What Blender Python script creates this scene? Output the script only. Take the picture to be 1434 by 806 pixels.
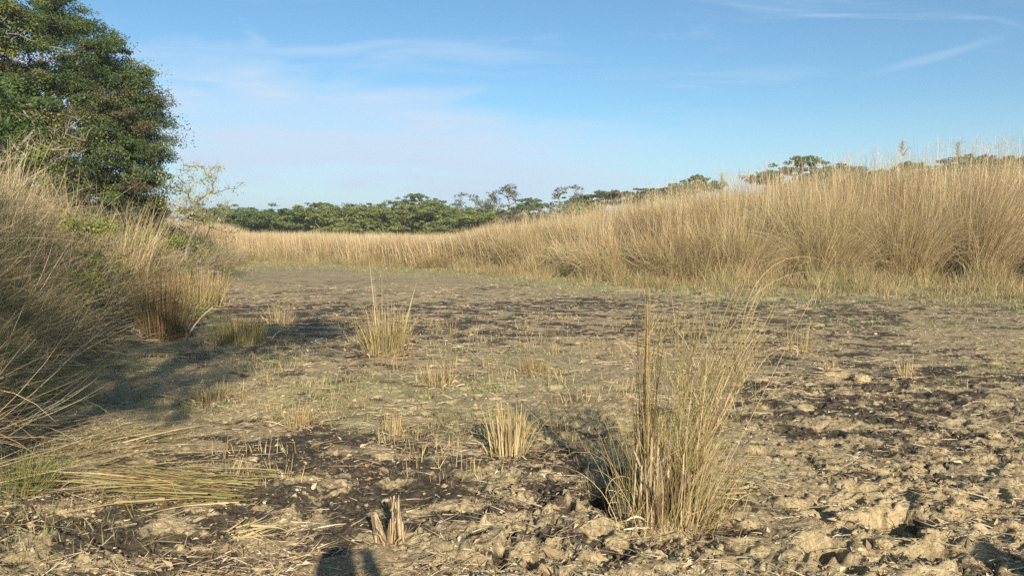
import bpy, math, random
import numpy as np
from mathutils import Vector, Matrix

R = math.radians
rng = np.random.default_rng(7)
random.seed(7)
for o in list(bpy.data.objects):
    bpy.data.objects.remove(o)
sc = bpy.context.scene
col = sc.collection

# ------------------------------------------------------------------ camera, sky, sun, exposure
CAM_H, PITCH, FPX = 1.6, 4.36, 1063.0
cam_d = bpy.data.cameras.new('camera')
cam = bpy.data.objects.new('camera', cam_d)
col.objects.link(cam)
cam.location = (0, 0, CAM_H)
cam.rotation_euler = (R(90 - PITCH), 0, 0)
cam_d.sensor_width = 36
cam_d.lens = 36 * FPX / 1434
cam_d.clip_start = .05
cam_d.clip_end = 9000
sc.camera = cam

HAZE = True
SUN_EL = 22.0
SH = R(15)                                    # shadows run away from the camera, 15 degrees to the left
sd = Vector((math.sin(SH) * math.cos(R(SUN_EL)), -math.cos(SH) * math.cos(R(SUN_EL)), math.sin(R(SUN_EL))))  # towards the sun
sun_l = bpy.data.lights.new('sun', 'SUN')
sun_l.energy = 5.0
sun_l.angle = R(.5)
sun_l.color = (1, .89, .74)
sun = bpy.data.objects.new('sun', sun_l)
col.objects.link(sun)
sun.rotation_euler = sd.to_track_quat('Z', 'Y').to_euler()

sc.view_settings.view_transform = 'Standard'
sc.view_settings.look = 'None'
sc.view_settings.gamma = 1
sc.view_settings.use_curve_mapping = False
sc.view_settings.exposure = .72

W = bpy.data.worlds.new('World')
sc.world = W
W.use_nodes = True
nt = W.node_tree
nt.nodes.clear()


class NT:
    """tiny helper for node graphs"""
    def __init__(s, tree):
        s.t = tree

    def n(s, typ, ins=None, **props):
        nd = s.t.nodes.new(typ)
        for k, v in props.items():
            setattr(nd, k, v)
        for k, v in (ins or {}).items():
            if isinstance(v, bpy.types.NodeSocket):
                s.t.links.new(v, nd.inputs[k])
            else:
                nd.inputs[k].default_value = v
        return nd

    def math(s, op, a, b=0.0, c=None, clamp=False):
        i = {0: a, 1: b}
        if c is not None:
            i[2] = c
        return s.n('ShaderNodeMath', i, operation=op, use_clamp=clamp).outputs[0]

    def noise(s, vec, scale, detail=4, rough=.55, dist=0.0, lac=2.0):
        return s.n('ShaderNodeTexNoise', {'Vector': vec, 'Scale': scale, 'Detail': detail, 'Roughness': rough,
                                          'Distortion': dist, 'Lacunarity': lac}).outputs['Fac']

    def step(s, v, a, b, lo=0.0, hi=1.0):
        return s.n('ShaderNodeMapRange', {'Value': v, 'From Min': a, 'From Max': b, 'To Min': lo, 'To Max': hi},
                   interpolation_type='SMOOTHSTEP').outputs[0]

    def mix(s, f, a, b, mode='MIX'):
        nd = s.t.nodes.new('ShaderNodeMix')
        nd.data_type = 'RGBA'
        nd.blend_type = mode
        for k, v in ((0, f), (6, a), (7, b)):
            if isinstance(v, bpy.types.NodeSocket):
                s.t.links.new(v, nd.inputs[k])
            else:
                nd.inputs[k].default_value = v if k == 0 else (*v[:3], 1)
        return nd.outputs[2]

    def ramp(s, f, stops):
        nd = s.t.nodes.new('ShaderNodeValToRGB')
        cr = nd.color_ramp
        while len(cr.elements) < len(stops):
            cr.elements.new(.5)
        for e, (p, c) in zip(cr.elements, stops):
            e.position = p
            e.color = (*c, 1)
        s.t.links.new(f, nd.inputs[0])
        return nd.outputs[0]

    def scale(s, vec, v):
        return s.n('ShaderNodeMapping', {'Vector': vec, 'Scale': v}).outputs[0]


def build_sky():
    g = NT(nt)
    sky = g.n('ShaderNodeTexSky', sky_type='NISHITA', sun_disc=False, sun_elevation=R(SUN_EL),
              sun_rotation=math.atan2(sd.x, sd.y), altitude=100, air_density=1.0, dust_density=.6, ozone_density=2.2)
    tc = g.n('ShaderNodeTexCoord').outputs['Generated']
    sep = g.n('ShaderNodeSeparateXYZ', {0: tc})
    x, y, z = sep.outputs
    zz = g.math('ADD', g.math('MAXIMUM', z, 0.0), .10)
    px_, py_ = g.math('DIVIDE', x, zz), g.math('DIVIDE', y, zz)
    vec = g.n('ShaderNodeCombineXYZ', {0: px_, 1: py_, 2: 0.0}).outputs[0]
    warp = g.n('ShaderNodeTexNoise', {'Vector': vec, 'Scale': .55, 'Detail': 3}).outputs['Color']
    v2 = g.n('ShaderNodeVectorMath', {0: vec, 1: warp}, operation='ADD').outputs[0]
    soft = g.noise(g.scale(v2, (.45, .32, 1)), .9, 6, .55, .3)
    wisp = g.noise(g.n('ShaderNodeMapping', {'Vector': v2, 'Rotation': (0, 0, R(32)), 'Scale': (.28, 1.3, 1)}).outputs[0], 1.15, 9, .62, .5)
    # a veil bank low in the middle of the view, left to centre
    az = g.math('ARCTAN2', x, y)                     # 0 straight ahead, right positive
    strk = g.noise(g.n('ShaderNodeMapping', {'Vector': tc, 'Rotation': (0, R(-6), 0), 'Scale': (2.2, 2.2, 15)}).outputs[0], 1.6, 8, .58, .6)
    puff = g.noise(g.n('ShaderNodeMapping', {'Vector': tc, 'Scale': (1, 1, 3.2)}).outputs[0], 4.2, 7, .6, .3)
    edge = g.math('ADD', z, g.math('MULTIPLY', g.math('SUBTRACT', puff, .5), .24))
    edge = g.math('ADD', edge, g.math('MULTIPLY', g.math('SUBTRACT', strk, .5), .10))
    tilt = g.math('ADD', edge, g.math('MULTIPLY', az, .10))
    bank = g.step(tilt, .19, .12)
    bank = g.math('MULTIPLY', bank, g.step(az, .42, -.02))
    bank = g.math('MULTIPLY', bank, g.math('ADD', .56, g.math('MULTIPLY', g.step(strk, .40, .62), .42)))
    thin = g.math('MULTIPLY', g.math('MULTIPLY', g.step(strk, .52, .70), g.step(puff, .46, .60)), g.step(z, .30, .10, .12, .45))
    wm = g.math('MULTIPLY', g.step(wisp, .50, .72), .5)
    wm = g.math('MULTIPLY', wm, g.step(soft, .36, .62))
    m = g.math('MAXIMUM', g.math('MAXIMUM', bank, wm), thin)
    off = g.math('ADD', g.math('ABSOLUTE', g.math('SUBTRACT', z, g.math('ADD', .178, g.math('MULTIPLY', g.math('SUBTRACT', az, .43), .20)))), g.math('MULTIPLY', g.math('SUBTRACT', puff, .5), .020))
    streak = g.math('MULTIPLY', g.math('MULTIPLY', g.step(off, .0060, -.001, 0, .26), g.step(az, .40, .50)), g.step(az, .59, .51))
    m = g.math('MAXIMUM', m, streak)
    hz = g.step(z, .17, 0.0, 0, .62)
    m = g.math('MAXIMUM', m, hz, clamp=True)
    tinted = g.mix(1.0, sky.outputs[0], (.70, .94, 1.03), 'MULTIPLY')
    c = g.mix(m, tinted, (4.75, 5.9, 7.3))
    lp = g.n('ShaderNodeBackground', {'Color': c, 'Strength': .08})
    g.n('ShaderNodeOutputWorld', {'Surface': lp.outputs[0]})


build_sky()

# ------------------------------------------------------------------ noise in numpy
_perm = np.random.default_rng(3).permutation(256)
_perm = np.concatenate([_perm, _perm, _perm])
_gr = np.stack([np.cos(np.arange(256) * 2.39996), np.sin(np.arange(256) * 2.39996)], 1)


def perlin(x, y, seed=0):
    x = np.asarray(x, float) + seed * 17.31
    y = np.asarray(y, float) + seed * 9.77
    xi, yi = np.floor(x).astype(int), np.floor(y).astype(int)
    fx, fy = x - xi, y - yi
    u, v = fx * fx * fx * (fx * (fx * 6 - 15) + 10), fy * fy * fy * (fy * (fy * 6 - 15) + 10)
    xi &= 255
    yi &= 255

    def gd(ix, iy, dx, dy):
        h = _perm[_perm[(ix & 255)] + (iy & 255)]
        return _gr[h, 0] * dx + _gr[h, 1] * dy
    a = gd(xi, yi, fx, fy)
    b = gd(xi + 1, yi, fx - 1, fy)
    c = gd(xi, yi + 1, fx, fy - 1)
    d = gd(xi + 1, yi + 1, fx - 1, fy - 1)
    return (a + u * (b - a)) + v * ((c + u * (d - c)) - (a + u * (b - a)))


def fbm(x, y, oct=4, seed=0, gain=.5):
    s, a, t = 0, 1, 0
    for i in range(oct):
        s = s + a * perlin(x * 2 ** i, y * 2 ** i, seed + i)
        t += a
        a *= gain
    return s / t * 1.6


def billow(x, y, oct=4, seed=0, gain=.55):
    s, a, t = 0, 1, 0
    for i in range(oct):
        s = s + a * np.abs(perlin(x * 2 ** i, y * 2 ** i, seed + i))
        t += a
        a *= gain
    return s / t * 2


def worley(x, y, seed=0):
    xi, yi = np.floor(x).astype(int), np.floor(y).astype(int)
    f1 = np.full(np.shape(x), 9.0)
    f2 = np.full(np.shape(x), 9.0)
    for i in (-1, 0, 1):
        for j in (-1, 0, 1):
            cx, cy = xi + i, yi + j
            h = _perm[_perm[(cx + seed * 13) & 255] + (cy & 255)]
            h2 = _perm[h + 37]
            d = np.hypot(cx + h / 256 - x, cy + h2 / 256 - y)
            f2 = np.minimum(np.maximum(f1, d), f2)
            f1 = np.minimum(f1, d)
    return f1, f2


def sm(v, a, b):
    t = np.clip((v - a) / (b - a), 0, 1)
    return t * t * (3 - 2 * t)


def at(px, py, z=0.0):
    """ground point seen at a place of the photograph (used as a ruler only: things get their own place on the ground)"""
    e = R(PITCH) + math.atan((py - 403) / FPX)
    d = (CAM_H - z) / math.tan(e)
    k = d * math.cos(R(PITCH)) + (CAM_H - z) * math.sin(R(PITCH))
    return ((px - 717) / FPX * k, d)


# ------------------------------------------------------------------ lie of the land
LB = np.array([(-3.1, -40), (-3.1, 0), (-3.4, 4), (-4.0, 5.4), (-4.3, 6.3), (-5.4, 9.1), (-6.5, 11.7), (-7.6, 15), (-8.9, 20.6), (-12.0, 33), (-14.5, 42), (-20, 60), (-30, 90)])
RE = np.array([(-60, 46), (-30, 44), (-16, 42), (-9, 38), (-2.5, 32), (-.5, 29.3), (3.2, 25.8), (6.2, 23.6), (10.6, 23.0), (14.4, 21.5), (18, 19.5), (24, 17), (34, 12), (60, 0)])
RH = np.array([(-60, 1.5), (-12, 1.46), (-6, 1.42), (-3.2, 1.36), (-1.8, 1.5), (-.5, 1.85), (3.2, 2.2), (6.2, 2.7), (10.6, 3.2), (14.4, 3.55), (20, 3.7), (60, 3.8)])


def left_edge(y):
    return np.interp(y, LB[:, 1], LB[:, 0])


def right_edge(x):
    return np.interp(x, RE[:, 0], RE[:, 1]) + 1.5 * fbm(np.asarray(x) * .30, 0 * np.asarray(x) + 3.3, 4, 40, .6)


def land(x, y):
    """broad shape: flat pan, a bank on the left, a gentle rise under the tall grass"""
    l = sm(left_edge(y) - x, -.1, 2.5) * (1.35 - .75 * sm(y, 12, 22) + .25 * fbm(x * .3, y * .3, 2, 5))
    l = l * sm(y, 0, 5)
    r = sm(y - np.interp(x, RE[:, 0], RE[:, 1]), .2, 7) * .35 * sm(x, -1, 5)
    return l + r + .07 * fbm(x * .22, y * .22, 3, 8) * sm(np.hypot(x, y), 1, 7)


# deep footprints and slumps in the wet mud: x, y, radius x, radius y, turn, depth, rim
HOLES = []


def hole(px, py, rx, ry=None, turn=0, dep=.1, rim=.03):
    x, y = at(px, py)
    HOLES.append((x, y, rx, ry or rx, turn, dep, rim))


hole(838, 700, .085, .30, .10, .24, .03)
hole(868, 668, .13, .14, 0, .20, .02)
hole(800, 668, .14, .10, 0, .12, .03)
hole(838, 752, .08, .07, 0, .12, .03)
hole(680, 612, .11, .16, 0, .12, .02)
hole(1208, 694, .13, .11, 0, .20, .04)
hole(1258, 742, .22, .17, .5, .30, .05)
hole(1150, 774, .13, .10, 0, .13, .04)
hole(1180, 798, .10, .09, 0, .14, .04)
hole(1300, 790, .12, .08, .4, .11, .04)
hole(1175, 528, .16, .14, 0, .14, .05)
hole(1248, 548, .17, .13, 0, .13, .05)
hole(1230, 566, .13, .10, 0, .10, .04)
hole(1410, 592, .16, .18, 0, .16, .04)
hole(1340, 598, .10, .08, 0, .07, .03)
hole(612, 734, .035, .07, -.4, .07, .015)
hole(675, 752, .05, .10, 0, .12, .02)
hole(790, 720, .07, .12, .3, .13, .02)
hole(1130, 715, .12, .09, .2, .14, .03)
hole(1345, 700, .16, .10, .3, .13, .03)
hole(1070, 640, .10, .12, .2, .12, .03)
hole(722, 752, .045, .09, -.5, .09, .02)
hole(745, 790, .05, .12, .2, .09, .02)
hole(700, 788, .04, .12, 0, .06, .02)
hole(840, 790, .07, .05, 0, .08, .02)
hole(905, 408, .7, .5, 0, .12, .06)
hole(985, 412, .5, .4, 0, .14, .06)
hole(1090, 420, .5, .4, 0, .12, .06)
hole(915, 430, .4, .4, 0, .10, .05)
_hr = np.random.default_rng(11)
for _ in range(330):                                             # hoof and foot marks all over the trodden part
    yy = 3.2 + 16 * _hr.random() ** 1.6
    xx = _hr.uniform(-.35, .95) * yy * .72 + _hr.normal() * .4
    tro = fbm(np.array([xx * .35]), np.array([yy * .35]), 2, 21)[0]
    if tro < -.05 - .2 * (xx > .4):
        continue
    if xx < left_edge(yy) + .6:
        continue
    r = _hr.uniform(.03, .10)
    HOLES.append((xx, yy, r, r * _hr.uniform(.6, 1.1), _hr.uniform(0, 3), _hr.uniform(.02, .07), _hr.uniform(.003, .010)))


def churn(x, y):
    """how trodden the mud is, 0 smooth to 1 churned"""
    m = sm(fbm(x * .30 + 3, y * .30, 3, 21), -.12, .25)
    path = np.exp(-((x - .1 * y + .05) / 1.1) ** 2) * sm(9.0 - y, 0, 3.5)
    rgt = sm(x, .8, 2.6) * sm(9.5 - y, 0, 3)
    near = np.clip(np.maximum(np.maximum(m * .7, path), rgt), 0, 1)
    return near * sm(26 - y, 0, 12)


def detail(x, y):
    r = np.hypot(x, y)
    on = sm(y, 1.5, 3.0) * sm(34 - y, 0, 14)
    c = churn(x, y)
    wx = x + .10 * perlin(x * 2.3, y * 2.3, 60) + .035 * perlin(x * 9, y * 9, 62)
    wy = y + .10 * perlin(x * 2.3, y * 2.3, 61) + .035 * perlin(x * 9, y * 9, 63)
    h = .034 * fbm(x * 1.3, y * 1.3, 3, 31)
    h = h + .030 * fbm(wx * 3.1, wy * 3.1, 5, 33, .62) * (.25 + c)
    # broken slabs with little cliffs
    h = h + .022 * sm(fbm(wx * 2.6, wy * 2.2, 4, 34, .6), -.01, .03) * (.15 + c)
    h = h + .016 * sm(fbm(wx * 6.5, wy * 6.0, 4, 35, .6), .03, .065) * (.2 + c)
    h = h + .009 * sm(fbm(wx * 15, wy * 15, 3, 36, .6), .05, .10) * (.35 + .65 * c)
    h = h - .036 * sm(fbm(wx * 6.5, wy * 6.5, 4, 38, .6), .30, .42) * c
    cr_ = np.abs(fbm(wx * 3.4, wy * 3.4, 3, 46, .55))
    h = h - .022 * (1 - sm(cr_, .0, .035)) * sm(fbm(x * 1.1, y * 1.1, 2, 47), -.1, .2) * (.3 + .7 * c)
    h = h + .010 * fbm(x * 26, y * 26, 3, 39, .6) * (.45 + .55 * c)
    # cracks in drying crust
    f1, f2 = worley(wx * 4.2, wy * 4.2, 9)
    ck = 1 - sm(f2 - f1, .0, .05)
    h = h - .02 * ck * (1 - c * .6) * sm(fbm(x * .7, y * .7, 2, 48), .0, .25)
    for (hx, hy, rx, ry, t, dep, rim) in HOLES:
        k = (np.abs(x - hx) < max(rx, ry) * 2.2) & (np.abs(y - hy) < max(rx, ry) * 2.2)
        if not k.any():
            continue
        dx, dy = x[k] - hx, y[k] - hy
        ca, sa = math.cos(t), math.sin(t)
        u, v = (dx * ca + dy * sa) / rx, (-dx * sa + dy * ca) / ry
        q = np.hypot(u, v) * (1 + .30 * perlin(x[k] * 8, y[k] * 8, 51) + .16 * perlin(x[k] * 22, y[k] * 22, 52))
        h[k] += -dep * (1 - sm(q, .62, 1.02)) + rim * .6 * np.exp(-((q - 1.25) / .28) ** 2) * (1 + 1.2 * perlin(x[k] * 11, y[k] * 11, 53))
    return h * on * (.70 + .32 * sm(5.6 - y, 0, 1.3))


def hgt(x, y):
    x, y = np.atleast_1d(np.asarray(x, float)), np.atleast_1d(np.asarray(y, float))
    return land(x, y) + detail(x, y)


def hz(x, y):
    return float(hgt([x], [y])[0])


# ------------------------------------------------------------------ mesh building
def new_mesh(name, V, F, C=None, smooth=False, mats=(), mi=None):
    V = np.asarray(V, np.float32)
    me = bpy.data.meshes.new(name)
    me.vertices.add(len(V))
    me.vertices.foreach_set('co', V.ravel())
    Fs = F if isinstance(F, list) else [F]
    Fs = [np.asarray(f, np.int32) for f in Fs if len(f)]
    loops = np.concatenate([f.ravel() for f in Fs])
    tot = np.concatenate([np.full(len(f), f.shape[1], np.int32) for f in Fs])
    st = np.concatenate([[0], np.cumsum(tot)[:-1]]).astype(np.int32)
    me.loops.add(len(loops))
    me.loops.foreach_set('vertex_index', loops)
    me.polygons.add(len(tot))
    me.polygons.foreach_set('loop_start', st)
    me.polygons.foreach_set('loop_total', tot)
    me.polygons.foreach_set('use_smooth', np.full(len(tot), smooth))
    if mi is not None:
        me.polygons.foreach_set('material_index', np.asarray(mi, np.int32))
    if C is not None:
        a = me.color_attributes.new('tint', 'FLOAT_COLOR', 'POINT')
        a.data.foreach_set('color', np.asarray(C, np.float32).ravel())
    for m in mats:
        me.materials.append(m)
    me.update(calc_edges=True)
    return me


class G:
    """gathers strands, tubes and leaves; build() links them as ONE mesh object"""
    def __init__(s):
        s.V, s.F, s.C, s.n = [], [], [], 0

    def add(s, V, F, C):
        s.V.append(np.asarray(V, np.float32))
        s.F.append(np.asarray(F, np.int64) + s.n)
        s.C.append(np.asarray(C, np.float32))
        s.n += len(V)

    def build(s, name, mat, parent=None, smooth=False):
        me = new_mesh(name, np.concatenate(s.V), np.concatenate(s.F), np.concatenate(s.C), smooth, [mat])
        o = bpy.data.objects.new(name, me)
        col.objects.link(o)
        o.parent = parent
        return o


def strands(g, P, az, th, bend, L, w, seg=5, azd=None, green=0.0, tone=0.0, tube=False, tip=.12, pw=1.4, r=None, kink=0.0):
    """curved tapering grass blades / stems. P base points (n,3); th lean from upright; bend added along the length"""
    r = r or rng
    n = len(P)
    if n == 0:
        return
    f = lambda v: np.broadcast_to(np.asarray(v, float), (n,)).reshape(n, 1)
    az, th, bend, L, w, green, tone = map(f, (az, th, bend, L, w, green, tone))
    azd = f(0.0 if azd is None else azd)
    s = np.linspace(0, 1, seg + 1)[None, :]
    T = th + bend * s ** pw
    A = az + azd * s
    if kink:
        T = T + kink * r.normal(size=(n, seg + 1)) * (s > .1)
        A = A + kink * r.normal(size=(n, seg + 1))
    D = np.stack([np.sin(T) * np.cos(A), np.sin(T) * np.sin(A), np.cos(T)], 2)
    step = D[:, :-1] * (L / seg)[:, :, None]
    X = np.concatenate([np.zeros((n, 1, 3)), np.cumsum(step, 1)], 1) + np.asarray(P)[:, None, :]
    ref = r.normal(size=(n, 1, 3))
    ref /= np.linalg.norm(ref, axis=2, keepdims=True)
    S = np.cross(D, ref)
    S /= np.linalg.norm(S, axis=2, keepdims=True) + 1e-9
    tp = (1 - s) ** .6 * (1 - tip) + tip if not tube else (1 - .75 * s)
    hw = (w * .5 * tp)[:, :, None]
    m = seg + 1
    c0 = r.random((n, 1)) + tone
    c1 = green + .0 * s
    cc = np.stack([np.broadcast_to(c0, (n, m)), np.broadcast_to(c1, (n, m)), np.broadcast_to(s, (n, m)), np.broadcast_to(r.random((n, 1)), (n, m))], 2)
    if not tube:
        V = np.stack([X - S * hw, X + S * hw], 2)          # n,m,2,3
        k = 2
    else:
        B = np.cross(D, S)
        V = np.stack([X + S * hw, X + (-.5 * S + .866 * B) * hw, X + (-.5 * S - .866 * B) * hw], 2)
        k = 3
    C = np.repeat(cc[:, :, None, :], k, 2)
    base = (np.arange(n) * m * k)[:, None, None]
    j = (np.arange(seg) * k)[None, :, None]
    if k == 2:
        F = base + j + np.array([0, 1, 3, 2])[None, None, :]
    else:
        q = np.array([[0, 1, 4, 3], [1, 2, 5, 4], [2, 0, 3, 5]]).reshape(1, 1, 12)
        F = base + j + q
    g.add(V.reshape(-1, 3), F.reshape(-1, 4), C.reshape(-1, 4))


def leaves(g, P, N, U, ln, wd, green=1.0, r=None, fold=.25, tone=None):
    """kite shaped leaves, two quads folded at the midrib: centre P, normal N, axis U"""
    r = r or rng
    n = len(P)
    ln = np.broadcast_to(ln, (n,))[:, None]
    wd = np.broadcast_to(wd, (n,))[:, None]
    N = N / (np.linalg.norm(N, axis=1, keepdims=True) + 1e-9)
    U = U - N * (U * N).sum(1, keepdims=True)
    U /= np.linalg.norm(U, axis=1, keepdims=True) + 1e-9
    S = np.cross(N, U)
    V = np.stack([P - U * ln * .5, P + S * wd * .5 - U * ln * .02 + N * wd * fold * .5, P + U * ln * .5 - N * ln * .1, P - S * wd * .5 - U * ln * .02 + N * wd * fold * .5], 1)
    F = (np.arange(n) * 4)[:, None] + np.array([0, 1, 2, 3])[None]
    c0 = r.random(n)
    if tone is not None:
        c0 = .4 * c0 + .6 * tone
    C = np.stack([c0, np.broadcast_to(green, (n,)), r.random(n), r.random(n)], 1)
    g.add(V.reshape(-1, 3), F, np.repeat(C, 4, 0))


def tube_path(g, pts, rad, sides=6, c=(.5, 0, 0, 0)):
    pts = np.asarray(pts, float)
    m = len(pts)
    rad = np.broadcast_to(rad, (m,))
    d = np.gradient(pts, axis=0)
    d /= np.linalg.norm(d, axis=1, keepdims=True) + 1e-9
    ref = np.array([.31, .87, .2]) if abs(d[0, 2]) > .5 else np.array([0, 0, 1.])
    a = np.cross(d, ref)
    a /= np.linalg.norm(a, axis=1, keepdims=True) + 1e-9
    b = np.cross(d, a)
    t = np.arange(sides) * 2 * math.pi / sides
    V = pts[:, None] + rad[:, None, None] * (np.cos(t)[None, :, None] * a[:, None] + np.sin(t)[None, :, None] * b[:, None])
    i, j = np.arange(m - 1)[:, None] * sides, np.arange(sides)[None]
    jn = (j + 1) % sides
    F = np.stack([i + j, i + jn, i + sides + jn, i + sides + j], 2).reshape(-1, 4)
    g.add(V.reshape(-1, 3), F, np.tile(np.array(c), (m * sides, 1)))


def tag(o, label=None, cat=None, group=None, kind=None):
    if label:
        o['label'] = label
    if cat:
        o['category'] = cat
    if group:
        o['group'] = group
    if kind:
        o['kind'] = kind
    return o


def empty(name, loc):
    o = bpy.data.objects.new(name, None)
    col.objects.link(o)
    o.location = loc
    o.empty_display_size = .2
    return o


# ------------------------------------------------------------------ materials
def material(name):
    m = bpy.data.materials.new(name)
    m.use_nodes = True
    m.node_tree.nodes.clear()
    return m, NT(m.node_tree)


def plant_mat(name, dry, green, trans=.25, vary=.25):
    """dry: ramp over a per-blade random number; green: two colours, mixed in by the blade's own greenness"""
    m, g = material(name)
    a = g.n('ShaderNodeVertexColor', layer_name='tint')
    sp = g.n('ShaderNodeSeparateColor', {0: a.outputs[0]})
    rnd, gr, s = sp.outputs[0], sp.outputs[1], sp.outputs[2]
    c = g.ramp(rnd, [(i / (len(dry) - 1), d) for i, d in enumerate(dry)])
    gc = g.mix(a.outputs[1], green[0], green[1])
    c = g.mix(gr, c, gc)
    pos = g.n('ShaderNodeNewGeometry').outputs['Position']
    nz = g.noise(pos, 1.1, 3)
    c = g.mix(g.step(nz, .42, .62, 0, vary), c, g.mix(1.0, c, (.60, .50, .44), 'MULTIPLY'))
    d = g.n('ShaderNodeBsdfPrincipled', {'Base Color': c, 'Roughness': .62, 'Specular IOR Level': .25})
    t = g.n('ShaderNodeBsdfTranslucent', {'Color': c})
    mx = g.n('ShaderNodeMixShader', {0: trans, 1: d.outputs[0], 2: t.outputs[0]})
    g.n('ShaderNodeOutputMaterial', {'Surface': mx.outputs[0]})
    return m


STRAW = [(.20, .12, .06), (.40, .28, .13), (.54, .41, .20), (.66, .53, .30)]
M_straw = plant_mat('dry_straw', STRAW, ((.15, .19, .05), (.25, .27, .08)))
M_reed = plant_mat('tall_dry_grass', [(.34, .22, .13), (.56, .42, .23), (.74, .59, .34), (.85, .73, .48)], ((.27, .29, .11), (.38, .36, .14)), trans=.35, vary=.35)
M_shade_thatch = plant_mat('shade_dark_thatch', [(.022, .016, .012), (.05, .034, .024), (.09, .06, .04)], ((.1, .1, .05), (.1, .1, .05)), .1, .2)  # brown dead stems, darkened to paint in the shade between tussocks
M_bank = plant_mat('tangled_grass', [(.12, .082, .05), (.31, .225, .12), (.49, .38, .21), (.70, .59, .38)], ((.14, .18, .05), (.27, .30, .09)), vary=.4)
M_sward = plant_mat('short_grass', [(.26, .19, .10), (.42, .33, .17), (.55, .45, .25)], ((.15, .19, .055), (.28, .30, .10)), vary=.5)
M_sheath = plant_mat('dead_sheath', [(.13, .085, .05), (.30, .215, .12), (.48, .37, .22), (.66, .56, .38)], ((.12, .17, .05), (.2, .25, .08)), trans=.1)
M_leaf = plant_mat('dark_green_leaf', [(.040, .076, .030), (.095, .14, .048), (.21, .24, .075)], ((.12, .10, .055), (.19, .14, .09)), .3, .15)
M_leafy = plant_mat('yellow_green_leaf', [(.11, .15, .035), (.23, .26, .05), (.38, .38, .08)], ((.3, .3, .1), (.35, .35, .1)), .35, .1)
M_flower = plant_mat('pale_yellow_flowers', [(.16, .18, .07), (.40, .40, .13), (.60, .58, .22)], ((.3, .3, .1), (.35, .35, .1)), .3, .1)
M_bright = plant_mat('bright_green_leaf', [(.05, .10, .03), (.09, .15, .04), (.16, .22, .06)], ((.2, .3, .1), (.2, .3, .1)), .35, .1)
M_far1 = plant_mat('far_leaf_green', [(.07, .115, .035), (.125, .18, .055), (.19, .24, .075)], ((.1, .1, .05), (.1, .1, .05)), .3, .1)
M_far2 = plant_mat('far_leaf_olive', [(.08, .10, .04), (.13, .15, .06), (.19, .20, .09)], ((.1, .1, .05), (.1, .1, .05)), .3, .1)
M_far3 = plant_mat('far_leaf_yellow', [(.14, .17, .05), (.215, .245, .07), (.30, .32, .095)], ((.1, .1, .05), (.1, .1, .05)), .3, .1)


def bark_mat(name, a, b):
    m, g = material(name)
    pos = g.n('ShaderNodeNewGeometry').outputs['Position']
    n1 = g.noise(g.scale(pos, (1, 1, .25)), 16, 5, .6)
    c = g.mix(g.step(n1, .3, .7), a, b)
    bp = g.n('ShaderNodeBump', {'Height': n1, 'Strength': .6, 'Distance': .03})
    d = g.n('ShaderNodeBsdfPrincipled', {'Base Color': c, 'Roughness': .85, 'Normal': bp.outputs[0]})
    g.n('ShaderNodeOutputMaterial', {'Surface': d.outputs[0]})
    return m


M_bark = bark_mat('grey_brown_bark', (.11, .085, .065), (.30, .25, .19))
M_pale = bark_mat('pale_bark', (.17, .135, .10), (.38, .31, .23))


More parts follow.
